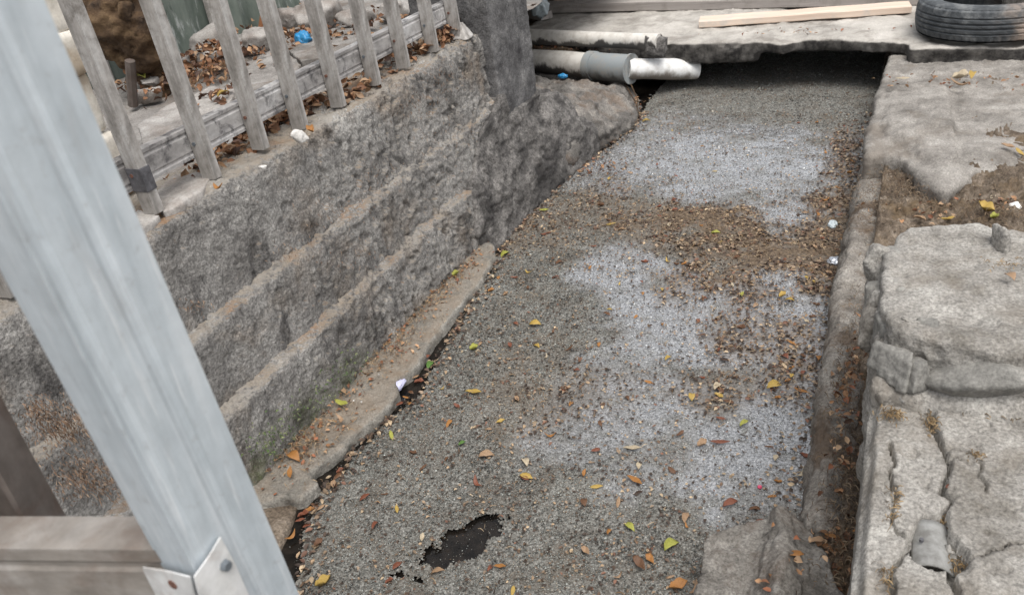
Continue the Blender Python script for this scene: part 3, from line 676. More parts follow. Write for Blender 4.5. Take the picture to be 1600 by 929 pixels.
# ---- tyre
ty = empty('old_tyre', (.386, 4.87, .30), 'worn black car tyre lying flat on the far slab', 'tyre')
def tyre_part(name, prof, nseg=240, tread=False):
    V = []; prof = np.array(prof); k = len(prof)
    for i in range(nseg):
        a = 2 * math.pi * i / nseg
        for j, (r, z) in enumerate(prof):
            rr = r
            if tread and abs(z - .098) > .052 and abs(z - .098) < .088 and (i % 4 < 1): rr -= .005
            if tread and abs(z - .098) <= .052 and ((i + int(z * 200)) % 8 < 1): rr -= .002
            V.append((.386 + 1.15 * rr * math.cos(a), 4.87 + 1.15 * rr * math.sin(a), .302 + z * .885))
    i = np.arange(nseg * k).reshape(nseg, k); i2 = np.roll(i, -1, 0)
    q = np.stack([i[:, :-1], i2[:, :-1], i2[:, 1:], i[:, 1:]], -1).reshape(-1, 4)
    return obj(name, np_mesh(name, V, q), M['tyre'], ty)
zz = np.linspace(.014, .182, 57); pr = []
for z in zz:
    d = abs(z - .098); r = .305 - .010 * (d / .084) ** 2 - (.012 if d > .075 else 0) * ((d - .075) / .009)
    if min(abs(d - q) for q in (.012, .040)) < .0035: r -= .008
    pr.append((r, z))
tyre_part('tread', pr, tread=True)
tyre_part('sidewall', [(.285, .182), (.28, .190), (.262, .196), (.240, .198), (.222, .192), (.208, .182), (.200, .174), (.196, .166), (.200, .158), (.225, .16), (.262, .158), (.288, .13), (.292, .098)])
tyre_part('sidewall', [(.292, .098), (.288, .066), (.262, .038), (.225, .036), (.200, .038), (.196, .030), (.200, .022), (.222, .006), (.240, .001), (.262, .003), (.283, .010), (.295, .014)])
tag(rock('stone', P(1592, 4, z=.40), (.18, .17, .22), M['boulder'], 241, .3), 'pinkish stone sitting inside the tyre', 'stone')

# ---- timber on the far slab
def board(name, a, b, w_, h_, z, mat, label, seed, cat='plank'):
    a, b = np.array(a[:2]), np.array(b[:2]); d = b - a; L = np.linalg.norm(d); ang = math.atan2(d[1], d[0])
    n = 24; V = []; F = []
    pr = [(-w_ / 2 + .003, 0), (w_ / 2 - .003, 0), (w_ / 2, .003), (w_ / 2, h_ - .003), (w_ / 2 - .003, h_), (-w_ / 2 + .003, h_), (-w_ / 2, h_ - .003), (-w_ / 2, .003)]
    for i in range(n + 1):
        s = i / n; wob = .002 * math.sin(7 * s + seed)
        for u, v in pr: V.append((s * L, u + wob + .0012 * math.sin(31 * s + u * 60), v + .0012 * math.sin(19 * s + seed)))
    for i in range(n):
        for k in range(8): F.append((i * 8 + k, i * 8 + (k + 1) % 8, (i + 1) * 8 + (k + 1) % 8, (i + 1) * 8 + k))
    me = bpy.data.meshes.new(name); me.from_pydata(V, [], F + [tuple(range(8)), tuple(range(n * 8, n * 8 + 8))])
    bm = bmesh.new(); bm.from_mesh(me); bmesh.ops.recalc_face_normals(bm, faces=bm.faces); bm.to_mesh(me); bm.free()
    o = obj(name, me, mat); o.location = (a[0], a[1], z); o.rotation_euler = (0, 0, ang)
    return tag(o, label, cat)
ZS = .300
p0, p1 = P(1092, 44, z=ZS), P(1424, 21, z=ZS); d = (p1 - p0)[:2]; nrm = np.array([-d[1], d[0]]) / np.linalg.norm(d)
bd1 = board('plank', p0[:2] + nrm * .075, p1[:2] + nrm * .075, .15, .037, ZS, M['wood_new'], 'short pale pinkish plank lying on the slab, in front of the longer timber', 3)
p0, p1 = P(848, 21, z=ZS), P(1900, -2, z=ZS)
board('timber_beam', p0[:2] + [0, .07], p1[:2] + [0, .07], .14, .058, ZS, M['wood_old'], 'long grey weathered timber lying along the back of the slab', 5, 'timber')
p0, p1 = P(848, 10, z=ZS + .058), P(1900, -20, z=ZS + .058)
board('plank', p0[:2] + [0, .20], p1[:2] + [0, .20], .22, .03, ZS + .02, M['wood_new'], 'pale pink plank lying behind the long grey timber at the top edge', 8)
p0, p1 = P(790, 12, z=.35), P(845, 24, z=.35)
board('wood_offcut', p0[:2] + [-.1, .12], p1[:2] + [0, .1], .10, .05, .30, M['wood_old'], 'short grey timber offcut beside the pillar, under the plastic bag', 12, 'offcut')
def crumple(name, c, size, mat, seed, label, cat):
    bm = bmesh.new(); bmesh.ops.create_icosphere(bm, subdivisions=4, radius=1); V = np.array([v.co[:] for v in bm.verts]); F = np.array([[v.index for v in f.verts] for f in bm.faces]); bm.free()
    r = 1 + .45 * fbm(V, 1.8, 4, seed, .6, True); V = V * r[:, None] * np.array(size) / 2 + np.array(c)
    return tag(obj(name, np_mesh(name, V, F, smooth=False), mat), label, cat)
crumple('plastic_bag', P(842, 8, z=.41), (.115, .10, .15), M['bag'], 3, 'crumpled pale plastic bag on the timber offcut beside the pillar', 'plastic bag')
crumple('dark_rag', P(826, -3, z=.40), (.15, .14, .14), M['navy'], 8, 'dark blue rag beside the plastic bag at the top edge', 'rag')
crumple('blue_scrap', P(474, 62, z=.735), (.075, .06, .07), M['blue'], 5, 'bright blue plastic scrap lying behind the fence', 'plastic scrap')
crumple('blue_scrap', P(879, 119, z=.24), (.05, .03, .025), M['blue'], 9, 'small blue plastic piece under the lower pipe', 'plastic scrap')
crumple('foil_scrap', P(1305, 409, z=.02), (.045, .04, .03), M['foil'], 13, 'silvery foil scrap at the right edge of the brown mat', 'foil')
crumple('lilac_scrap', P(622, 602, z=.02), (.03, .065, .02), M['lilac'], 15, 'lilac plastic scrap in the black gap beside the footing', 'plastic scrap')
crumple('pink_scrap', P(1187, 760, z=.015), (.009, .009, .007), M['pink'], 16, 'tiny pink plastic scrap on the wet scum', 'plastic scrap')
crumple('plastic_shred', P(1301, 350, z=.02), (.03, .05, .02), M['bag'], 17, 'pale plastic shred against the kerb, farther than the foil', 'plastic scrap')

# ---- pipes
pp = empty('drain_pipe', P(930, 105, z=.10), 'thick stained white pipe with a grey coupling running under the slab', 'pipe')
A0, A1 = P(800, 92, z=.205), P(926, 103, z=.20); B0 = P(955, 106, z=.20); B1 = P(986, 108, z=.20); C0, C1 = P(984, 108, z=.20), P(1085, 108.5, z=.115)
A0 = A0 + (A0 - A1) * .25
def noisy_tube(name, a, b, r, mat, parent, seed, n=30):
    pts = [a + (b - a) * t for t in np.linspace(0, 1, n)]
    return obj(name, MB().tube(pts, [r * (1 + .03 * math.sin(9 * t + seed)) for t in np.linspace(0, 1, n)], 28).mesh(name, True), mat, parent)
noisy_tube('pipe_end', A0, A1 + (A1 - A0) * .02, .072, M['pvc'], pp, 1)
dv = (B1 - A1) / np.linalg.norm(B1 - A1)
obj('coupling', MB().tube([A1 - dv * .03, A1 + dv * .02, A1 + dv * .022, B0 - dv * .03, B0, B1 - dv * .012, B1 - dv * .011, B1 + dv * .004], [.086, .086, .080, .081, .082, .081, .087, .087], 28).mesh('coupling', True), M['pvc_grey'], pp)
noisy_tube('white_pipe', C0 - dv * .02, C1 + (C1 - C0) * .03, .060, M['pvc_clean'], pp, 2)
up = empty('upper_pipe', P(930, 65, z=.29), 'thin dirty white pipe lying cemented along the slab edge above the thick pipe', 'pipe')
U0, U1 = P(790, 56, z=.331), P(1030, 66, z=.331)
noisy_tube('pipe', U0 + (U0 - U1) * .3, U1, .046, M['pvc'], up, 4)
Uv = (U1 - U0) / np.linalg.norm(U1 - U0)
organic('cement_end', MB().hull([U1 + 1.15 * q for q in (np.array([-.06, -.038, -.05]), np.array([-.06, .04, -.05]), np.array([-.07, -.02, .036]), np.array([-.07, .02, .036]), np.array([.03, -.038, -.07]), np.array([.04, -.02, .018]), np.array([.04, .03, .018]), np.array([.03, .05, -.05]))]), .007, 3, [(.008, 14, 3, 'n'), (.005, 50, 3, 'n')], M['dark_mortar'], up, 141)

# ---- fence on the wall
fn = empty('steel_fence', (-1.65, 2.1, .79), 'weathered steel fence of upright pickets on one channel rail above the wall', 'fence')
def chan(w_, d_, lip, th, ribs=(), rd_=.0025):
    """open C profile as a thick closed outline: web along u, flanges along v"""
    o_ = [(-w_ / 2 + lip, d_), (-w_ / 2, d_), (-w_ / 2, 0)]
    for r in ribs: o_ += [(r - .006, 0), (r - .002, rd_), (r + .002, rd_), (r + .006, 0)]
    o_ += [(w_ / 2, 0), (w_ / 2, d_), (w_ / 2 - lip, d_)]
    i_ = [(w_ / 2 - lip, d_ - th), (w_ / 2 - th, d_ - th), (w_ / 2 - th, th)]
    for r in ribs[::-1]: i_ += [(r + .006, th), (r + .002, th + rd_), (r - .002, th + rd_), (r - .006, th)]
    i_ += [(-w_ / 2 + th, th), (-w_ / 2 + th, d_ - th), (-w_ / 2 + lip, d_ - th)]
    return o_ + i_
ra, rb_ = np.array([-1.672, .2, .897]), np.array([-1.672, 3.06, .897])
rail = obj('rail', MB().extrude(chan(.080, .034, .012, .002, (-.026, .026)), ra, rb_, (0, 0, 1), (-1, 0, 0)).mesh('rail'), M['rail_steel'], fn)
feet = [.69, .90, 1.105, 1.311, 1.524, 1.73, 1.92, 2.126, 2.347, 2.551, 2.774, 2.975]
pm = MB().extrude(chan(.044, .027, .008, .0018), (0, 0, 0), (0, 0, .95), (1, 0, 0), (0, 1, 0)).mesh('picket', bevel=0)
for i, yv in enumerate(feet):
    pk = obj('picket', pm, M['fence_steel']); pk.parent = fn; pk.matrix_parent_inverse = fn.matrix_world.inverted()
    pk.location = (-1.645, yv - .012, .796 + random.uniform(-.004, .006)); pk.rotation_euler = (random.uniform(-.012, .012), random.uniform(-.01, .0) - .012, random.uniform(-.08, .08))
    c = np.array([-1.655, yv - .0125, .897]); s_ = obj('screw', MB().tube([c, c - [0, .004, 0]], .005, 8).mesh('screw'), M['rust' if i % 2 else 'bolt'], pk)
    s_.matrix_parent_inverse = (Matrix.Translation(pk.location) @ pk.rotation_euler.to_matrix().to_4x4()).inverted() @ Matrix.Identity(4); s_.matrix_parent_inverse = (fn.matrix_world @ pk.matrix_parent_inverse @ pk.matrix_basis).inverted()
    if i == 3:
        tb = obj('tape_band', MB().box((-1.646, yv + .001, .885), (.049, .032, .06)).mesh('tape_band', bevel=.002), M['tape'], pk); tb.matrix_parent_inverse = s_.matrix_parent_inverse.copy()
ftb = MB().hull([(-1.655, 2.95, .792), (-1.59, 2.96, .789), (-1.585, 3.02, .79), (-1.61, 3.05, .80), (-1.655, 3.04, .81), (-1.64, 3.04, .845), (-1.655, 3.0, .85), (-1.63, 3.0, .85)])
organic('picket_foot', ftb, .005, 1, [(.003, 30, 2, 'n')], M['fence_steel'], fn, 151)
# ---- loose slabs and stones on the wall top and behind the fence
def flat(name, outline_px, z, th, mat, label, cat, seed, amp=.006, group=None):
    ol = [P(a, b, z=z)[:2] for a, b in outline_px]
    if name == 'mortar_plate': ol = [np.array([min(p[0], -1.598 - .006 * (i % 3)), p[1]]) for i, p in enumerate(ol)]
    o = organic(name, MB().prism(ol, z - th, z), .007, 1, [(amp, 10, 3, 'n'), (amp * .5, 40, 3, 'n')], mat, seed=seed)
    return tag(o, label, cat, group)
flat('mortar_plate', [(240, 300), (275, 268), (310, 258), (330, 275), (338, 300), (325, 318), (304, 316), (290, 326), (262, 332), (246, 322)], .799, .03, M['rubble'], 'pale loose mortar plate under the second visible picket on the wall top', 'mortar plate', 161, .006)
flat('mortar_plate', [(190, 345), (215, 325), (255, 335), (275, 350), (240, 375), (215, 400), (180, 400)], .798, .03, M['rubble'], 'pale broken mortar plate beside the galvanised post at the wall edge', 'mortar plate', 163, .006)
flat('paving_slab', [(225, 235), (215, 195), (260, 165), (330, 135), (370, 140), (345, 185), (290, 230)], .735, .06, M['rubble'], 'large flat grey stone slab lying just behind the fence rail', 'stone slab', 165)
flat('paving_slab', [(345, 150), (372, 95), (440, 75), (470, 100), (445, 135), (400, 155)], .73, .05, M['yard'], 'flat grey slab behind the fence beside the leaf heap', 'stone slab', 167)
flat('paving_slab', [(440, 70), (500, 45), (560, 40), (570, 60), (520, 85), (470, 95)], .722, .04, M['yard'], 'dim flat slab behind the fence near the blue scrap', 'stone slab', 168)
for px, py, z, sz, rt, lb in [(240, 92, .80, (.24, .34, .20), .4, 'angular grey-brown rock standing under the trunk'), (350, 62, .78, (.34, .22, .20), .7, 'rough broken rock before the mouldy sheet'),
        (232, 152, .715, (.17, .12, .07), .3, 'flat grey stone behind the first gap of the fence'), (408, 62, .76, (.22, .16, .12), .2, 'smooth grey stone beside the orange stick'),
        (318, 92, .755, (.20, .10, .08), .5, 'pale slanting stone at the leaf heap'), (238, 128, .75, (.10, .07, .05), .2, 'small white stone among leaves beneath the trunk'),
        (560, 30, .75, (.25, .2, .12), .1, 'dull stone behind the sixth gap of the fence'), (500, 22, .77, (.3, .2, .16), .9, 'dark lumpy stone at the top edge behind the fence'), (620, 12, .75, (.22, .2, .14), .4, 'dark stone behind the fence near the pillar'),
        (455, 28, .77, (.16, .14, .12), .2, 'brownish stone behind the orange stick')]:
    tag(rock('rubble_stone', P(px, py, z=z), sz, M['rubble'], int(px + py), rt), lb, 'stone')
tag(rock('white_stone', P(467, 212, z=.815), (.062, .052, .045), M['white_stone'], 9, .3), 'white stone lying on the wall top beside a picket foot', 'stone')
tag(rock('white_pebble', P(411, 262, z=.803), (.034, .022, .014), M['white_stone'], 14, .1), 'tiny white pebble on the wall edge', 'pebble')
tag(rock('white_pebble', P(1585, 324, z=.20), (.045, .04, .035), M['white_stone'], 15, .6), 'white pebble on the right bank soil', 'pebble')
# white block pillar behind the fence
wb = empty('block_pillar', (-2.4, 1.75, .69), 'whitewashed block pillar behind the fence beside the galvanised post', 'pillar')
for k, (z0, z1, dx) in enumerate([(.62, .715, 0), (.718, .898, .004), (.901, 1.068, -.012), (1.071, 1.185, .012), (1.188, 1.36, .006), (1.363, 1.54, 0), (1.543, 1.72, .005)]):
    organic('block', MB().box((-2.24 + dx, 1.40 + dx, (z0 + z1) / 2), (.42, .40, z1 - z0)), .012, 2, [(.007, 6, 3, 'n'), (.004, 22, 3, 'n')], M['white_block'], wb, 171 + k)
# brown swollen trunk
tk = empty('tree_trunk', P(222, 95, z=.72), 'swollen brown tree trunk hanging over rubble behind the fence', 'tree')
tb = P(222, 92, z=.72)
c0 = P(200, 34, x=-3.0); c0 = np.array(c0)
V = MB()
bm = bmesh.new(); bmesh.ops.create_icosphere(bm, subdivisions=3, radius=1.); 
V.add([np.array(v.co) * [.14, .14, .20] + c0 for v in bm.verts], [tuple(v.index for v in f.verts) for f in bm.faces]); bm.free()
V.tube([c0 + [-.04, .02, 0], c0 + [-.07, .02, .25], c0 + [-.10, .04, .6], c0 + [-.12, .05, 1.2]], [.13, .12, .10, .08], 16)
V.tube([c0 + [0, .06, 0], [c0[0] - .02, c0[1] + .05, .6]], [.05, .07], 12)
organic('trunk', V, .011, 3, [(.04, 7, 3, 'n'), (.026, 18, 4, 'r'), (.010, 60, 3, 'r')], M['bark'], tk, 181)
rock('burl', P(195, 18, x=-2.9), (.09, .09, .09), M['bark'], 183, 0, tk)
# mouldy sheet wall and its ribs
sw = empty('sheet_wall', P(340, 95, z=.68), 'mouldy dark green sheet wall behind the rubble at the top left', 'wall')
q0, q1 = P(225, 118, z=.66), P(470, 22, z=.66); q0 = q0 + (q0 - q1) * .5; dq = (q1 - q0); Lq = np.linalg.norm(dq); uq = dq / Lq; nq = np.array([uq[1], -uq[0], 0])
nn = 260; Vw = []
for zz_ in np.linspace(.60, 2.2, 26):
    for s in np.linspace(0, Lq, nn):
        ph = (s % .19) / .19; dep = .022 * (1 - abs(ph * 2 - 1)) ** 2 if ph > .0 else 0
        Vw.append(q0 + uq * s + nq * (dep + .004 * math.sin(zz_ * 9 + s * 4)) + np.array([0, 0, zz_ - q0[2]]))
obj('sheet', np_mesh('sheet', np.array(Vw), grid_faces(26, nn)), M['green'], sw)
for s in (.42, .78, 1.2, 1.62):
    if s < Lq:
        c = q0 + uq * s + nq * .035; obj('batten', MB().box((c[0], c[1], 1.35), (.05, .03, 1.5), rz(math.atan2(uq[1], uq[0]))).mesh('batten', bevel=.004), M['rubble'], sw)
st0, st1 = P(408, 52, z=.72), P(424, -40, y=P(408, 52, z=.72)[1] + .05)
o = obj('wooden_stake', MB().tube([st0, (st0 + st1) / 2 + [.004, 0, 0], st1], [.02, .026, .026], 8).mesh('wooden_stake', True), M['wood_orange']); tag(o, 'orange-brown wooden stake leaning behind the fence', 'stake')
st0, st1 = P(208, 165, z=.70), P(203, 95, y=P(208, 165, z=.70)[1])
o = obj('brown_rod', MB().tube([st0, st1], .02, 8).mesh('brown_rod', True), M['brown_steel']); tag(o, 'thin brown upright rod under the swollen trunk', 'rod')

# ---- near railing of cold-formed steel
rl = empty('steel_railing', (-.46, .30, .5), 'galvanised steel post with a stained rail and brown upright in the near left corner', 'railing')
th_ = math.radians(86.8); Fx, Fy = -.456, .2795; W_, N_ = .075, .042; LEAN = np.array([-.0023, -.0359, 0])
u_ = np.array([math.cos(th_), math.sin(th_), 0]); v_ = np.array([-math.sin(th_), math.cos(th_), 0])
cpt = np.array([Fx, Fy, 0]) + u_ * W_ / 2
post = obj('post', MB().extrude(chan(W_, N_, .012, .0016, (-.030, .004), .0012), cpt + LEAN * -.65 + [0, 0, .45], cpt + LEAN * .9 + [0, 0, 2.0], u_, v_).mesh('post', bevel=0), M['galv'], rl)
rd = np.array([.960, .278, 0]); rn = np.array([.278, -.960, 0])
def on_plane(px, py, p0, nr):
    d = ROT @ np.array([px - 800., -(py - 464.5), -F_PX]); o_ = np.array([0, 0, CAM_H]); t = ((p0 - o_) @ nr) / (d @ nr); return o_ + t * d
re = np.array([Fx - .012, Fy + .012, 0]); Rz = on_plane(200, 806, re - rn * .036, rn)[2]
re[2] = Rz - .041; rs = re - rd * .9
obj('rail', MB().extrude(chan(.082, .036, .012, .002, (-.024, .022), .0016), rs, re, (0, 0, 1), -rn).mesh('rail'), M['old_steel'], rl)
# cut tabs of the rail end folded round the post
def plate(name, pts, nrm, th, mat, parent):
    nrm = np.array(nrm, float); n = len(pts); pts = [np.array(p, float) for p in pts]
    mb = MB().add([p for p in pts] + [p + nrm * th for p in pts], [tuple(range(n)), tuple(range(n, 2 * n))[::-1]] + [(i, (i + 1) % n, n + (i + 1) % n, n + i) for i in range(n)])
    return obj(name, mb.mesh(name), mat, parent)
n_w = -v_; n_n = -u_           # outward normals of the wide and narrow faces
pw = np.array([Fx, Fy, 0]) + n_w * .003; pn = np.array([Fx, Fy, 0]) + n_n * .003
tabw = plate('tab', [on_plane(a, b, pw, n_w) for a, b in ((302, 900), (325, 868), (343, 838), (362, 872), (395, 945), (420, 1010), (330, 1010))], n_w, .0015, M['tab'], rl)
tabn = plate('tab', [on_plane(a, b, pn, n_n) for a, b in ((225, 884), (262, 890), (298, 899), (330, 1010), (262, 1010))], n_n, .0015, M['tab'], rl)
c = on_plane(351, 882, pw + n_w * .0016, n_w); obj('screw', MB().tube([c, c + n_w * .0012, c + n_w * .0045], [.0052, .0052, .0040], 6).mesh('screw'), M['bolt'], tabw)
c = on_plane(270, 912, pn + n_n * .0016, n_n); obj('rusty_hole', MB().tube([c, c + n_n * .0008], .0045, 14).mesh('rusty_hole'), M['rust'], tabn)
# brown upright beyond the rail
u2 = np.array([.917, .40, 0]); v2 = np.array([.40, -.917, 0])
Bu = np.array([0, 0, CAM_H]) + ROT @ np.array([100 - 800., -(800 - 464.5), -F_PX]) * .78 / F_PX - u2 * .034
obj('upright', MB().extrude(chan(.068, .042, .006, .002), [Bu[0], Bu[1], .3], [Bu[0], Bu[1], 2.0], u2, v2).mesh('upright'), M['brown_steel'], rl)

# ================================================================== LEAVES AND LITTER
def leaf_pts(r, n=6, curl=.35, fold=.25, wid=.23):
    t = np.linspace(0, 1, n + 1); hw = wid * np.sin(math.pi * np.clip(t, .0, 1) ** .85) ** .8 + .006
    bend = r.uniform(-curl, curl) ; cz = .22 * curl * (2 * t - 1) ** 2 * r.choice([1, 1, -.4]); side = bend * .15 * np.sin(math.pi * t)
    V = []
    for k, sgn in enumerate((-1, 0, 1)):
        V.append(np.c_[t - .5, side + sgn * hw, cz + (abs(sgn) * fold * hw * (1 + .3 * np.sin(9 * t + k)))])
    V = np.array(V); V[:, :, 2] -= V[:, :, 2].min(); return V.reshape(-1, 3)
def leaf_faces(n=6):
    i = np.arange(3 * (n + 1)).reshape(3, n + 1); return np.stack([i[:-1, :-1], i[:-1, 1:], i[1:, 1:], i[1:, :-1]], -1).reshape(-1, 4)
LV = [leaf_pts(np.random.default_rng(k), curl=.3 + .4 * (k % 4), fold=(.4, .9, 1.6, .6)[k % 4], wid=(.16, .2, .26, .13, .22)[k % 5]) for k in range(10)]
LM = {}
def leaf_mesh(k, col):
    if (k, col) not in LM:
        me = np_mesh('leaf', LV[k], leaf_faces()); n = len(LV[k])
        bm = bmesh.new(); bm.from_mesh(me); ext = bmesh.ops.solidify(bm, geom=bm.faces[:], thickness=.02); bm.to_mesh(me); bm.free()
        for p in me.polygons: p.use_smooth = True
        me.materials.append(LEAF[col]); LM[(k, col)] = me
    return LM[(k, col)]
WORD = {'brown': 'brown', 'red': 'reddish brown', 'orange': 'orange', 'tan': 'tan', 'yellow': 'yellow', 'lime': 'yellow-green', 'green': 'green', 'dark': 'dark brown', 'pale': 'pale straw-coloured'}
def leaf(pos, L, col, yaw, label, group=None, k=None, tilt=.0):
    o = bpy.data.objects.new('leaf', leaf_mesh(random.randrange(10) if k is None else k, col)); COL.objects.link(o)
    o.location = [float(c) for c in pos]; o.scale = (L, L, L); o.rotation_euler = (random.uniform(-.2, .2) + tilt, random.uniform(-.18, .18), yaw)
    return tag(o, label, 'leaf', group)
def img_yaw(px, py, deg, z):
    a = P(px, py, z=z); b = P(px + 20 * math.cos(math.radians(deg)), py - 20 * math.sin(math.radians(deg)), z=z); return math.atan2(b[1] - a[1], b[0] - a[0])
# leaves one can point to
SPEC = [(1050, 853, 36, 'lime', 35, 'large yellow-green leaf on the scum beside the dark chunk'), (984, 823, 28, 'lime', -45, 'yellow-green leaf on the scum, second nearest the dark chunk'),
    (991, 752, 34, 'orange', -30, 'long orange leaf in the middle of the near wet scum'), (932, 760, 24, 'yellow', 0, 'yellow leaf just left of the long orange leaf'),
    (612, 680, 26, 'lime', -75, 'yellow-green leaf on the scum near the middle of the footing'), (740, 614, 32, 'yellow', -5, 'yellow leaf lying alone right of the footing bend'),
    (1082, 620, 22, 'yellow', 80, 'upright yellow leaf on the wet scum patch'), (1141, 786, 30, 'red', 20, 'reddish leaf on the near wet scum left of the kerb end'),
    (1072, 808, 28, 'tan', 75, 'tan leaf above the yellow-green leaves by the chunk'), (760, 712, 30, 'tan', 10, 'tan leaf on the scum above the black hole'),
    (822, 744, 26, 'yellow', -10, 'small yellow leaf right above the black hole'), (988, 702, 32, 'pale', 0, 'pale curled leaf above the long orange leaf'),
    (1060, 916, 34, 'orange', 20, 'orange leaf at the bottom edge left of the chunk'), (1082, 919, 30, 'tan', 60, 'tan leaf touching the left foot of the chunk'),
    (748, 754, 28, 'red', -55, 'dark reddish curled leaf above the black hole'), (820, 722, 24, 'pale', -60, 'pale yellow leaf over the small yellow leaf'),
    (966, 784, 26, 'tan', 80, 'upright tan leaf below the long orange leaf'), (916, 862, 24, 'tan', -50, 'tan leaf right of the black hole'),
    (1000, 882, 34, 'brown', -50, 'soggy brown leaf left of the large yellow-green leaf'), (660, 840, 18, 'pale', 80, 'pale chip of leaf at the upper left of the black hole'),
    (506, 911, 30, 'yellow', 35, 'yellow leaf at the bottom edge beside the post'), (620, 795, 20, 'yellow', -80, 'small yellow leaf between the black gap and the hole'),
    (570, 776, 22, 'red', 30, 'small red leaf beside the black gap'), (1125, 690, 34, 'red', 0, 'long dark red leaf on the near wet patch'), (1096, 694, 24, 'tan', 40, 'tan leaf tip just left of the long red leaf'),
    (1122, 604, 24, 'pale', 40, 'pale leaf right of the upright yellow leaf'), (1210, 604, 30, 'yellow', 15, 'yellow leaf close to the kerb in the wet scum'), (1252, 610, 28, 'orange', -20, 'orange leaf against the kerb in the wet scum'),
    (1163, 661, 22, 'lime', 30, 'small yellow-green leaf on the near wet patch'), (1250, 740, 26, 'pale', 40, 'pale leaf at the foot of the kerb near its broken end'), (1212, 717, 16, 'pale', 80, 'pale leaf chip near the kerb end'),
    (735, 893, 0, 'red', 20, ''), (684, 893, 26, 'tan', 10, 'tan leaf floating at the lower rim of the black hole'), (672, 570, 26, 'green', 60, 'green leaf sprout in the black gap at the footing bend'), (722, 692, 16, 'green', 30, 'tiny green leaf on the scum right of the gap'),
    (740, 545, 22, 'lime', 40, 'yellow-green leaf right of the upper footing'), (838, 541, 18, 'yellow', -30, 'yellow curled leaf on the middle of the dry scum'), (836, 507, 24, 'yellow', 0, 'yellow leaf in the dry scum left of the small wet patch'), 
    (790, 398, 22, 'lime', 25, 'yellow-green leaf off the far tip of the footing'), (1160, 460, 16, 'lime', 70, 'yellow-green leaf under the brown mat'), (1222, 462, 18, 'yellow', 40, 'yellow leaf on the lower edge of the brown mat'), (1237, 535, 22, 'orange', -25, 'orange leaf in the wet scum below the brown mat'),
    (955, 350, 18, 'yellow', 10, 'yellow leaf at the upper left of the brown mat'), (1118, 364, 18, 'lime', 0, 'pale green-yellow leaf on the brown mat'), (1046, 352, 16, 'pale', 70, 'pale leaf on the left part of the brown mat'), (1140, 372, 16, 'pale', 40, 'pale leaf on the middle of the brown mat'),
    (952, 280, 14, 'yellow', 60, 'yellow leaf at the left edge of the far wet patch'), (1288, 312, 16, 'orange', 10, 'orange leaf at the far wet patch near the kerb'), (1288, 240, 14, 'orange', 80, 'orange leaf on the far scum near the kerb'), (850, 328, 18, 'lime', 10, 'yellow-green leaf opposite the mortar skirt'), (1010, 190, 16, 'yellow', 10, 'yellow leaf at the tip of the boulder')]
for px, py, L, col, dg, lb in SPEC:
    if not L: continue
    p = P(px, py, z=.016); dist = np.linalg.norm(p - [0, 0, CAM_H]); leaf(p, L * dist / F_PX * .85, col, img_yaw(px, py, dg, .016), lb)
for px, py, L, col, z, lb in [(460, 717, 24, 'orange', .05, 'orange leaf standing on the near end of the footing'), (456, 741, 20, 'orange', .05, 'second orange leaf on the near end of the footing, lower one'), (535, 632, 24, 'lime', .05, 'yellow-green leaf on the footing beside white pebbles'),
        (537, 612, 18, 'tan', .05, 'round tan leaf on the footing above the white pebbles'), (402, 738, 18, 'lime', .05, 'yellow-green leaf at the post side of the footing'), (530, 660, 20, 'tan', .05, 'tan leaf in the middle of the footing'), (650, 476, 18, 'tan', .05, 'tan leaf on the far half of the footing'), (607, 528, 18, 'orange', .05, 'curled orange leaf on the footing by the wall'), (713, 432, 14, 'lime', .05, 'lime leaf near the far tip of the footing'), (588, 530, 26, 'red', .05, 'dry red leaf in the litter of the footing'),
        (1577, 437, 18, 'tan', .635, 'tan leaf on top of the rubble block'), (1500, 125, 18, 'pale', .255, 'pale leaf in the row before the tyre, middle one'), (1519, 120, 18, 'yellow', .255, 'yellow leaf in the row before the tyre'), (1497, 136, 22, 'tan', .255, 'tan leaf in front of the yellow one before the tyre'), (1592, 178, 22, 'yellow', .20, 'yellow leaf at the right edge of the cement apron'), (1583, 208, 16, 'pale', .19, 'pale round leaf on the cement apron right side'), (1574, 232, 16, 'tan', .225, 'tan leaf at the front right of the apron'), (1593, 240, 18, 'yellow', .215, 'yellow leaf at the very right of the apron front'), (1410, 125, 16, 'pale', .255, 'pale leaf at the left of the cement apron'), (1540, 330, 22, 'yellow', .205, 'yellow leaf on the soil behind the rubble block'), (1552, 343, 14, 'lime', .205, 'yellow-green round leaf on the soil behind the rubble block'), (1480, 345, 16, 'yellow', .168, 'yellow leaf in the soil pocket behind the rubble block'), (1436, 344, 16, 'tan', .168, 'tan leaf in the soil pocket near the kerb'), (1551, 310, 14, 'pale', .205, 'pale leaf above the yellow leaf on the soil'),
        (1276, 848, 20, 'tan', .12, 'tan leaf in the dark gap beside the chunk'), (1300, 840, 18, 'orange', .12, 'orange leaf in the dark gap under the pavement edge'), (1345, 835, 20, 'orange', .13, 'orange leaf against the pavement edge'), (1240, 868, 24, 'orange', .16, 'orange-brown leaf on the chunk'), (350, 150, 18, 'yellow', .75, 'yellow leaf on the grey slab behind the fence'), (222, 122, 20, 'lime', .77, 'yellow-green leaf under the swollen trunk'),
        (1485, 820, 16, 'orange', .475, 'orange leaf in the pavement hole beside the shard'), (1483, 765, 14, 'red', .495, 'dry red leaf stuck in the pavement crack'), (345, 296, 20, 'orange', .80, 'orange leaf under the foot of the second visible picket'), (490, 208, 18, 'orange', .80, 'orange leaf beside the white stone on the wall')]:
    p = P(px, py, z=z); dist = np.linalg.norm(p - [0, 0, CAM_H]); leaf(p + [0, 0, .006], L * dist / F_PX * 1.15, col, random.uniform(0, 6.28), lb)
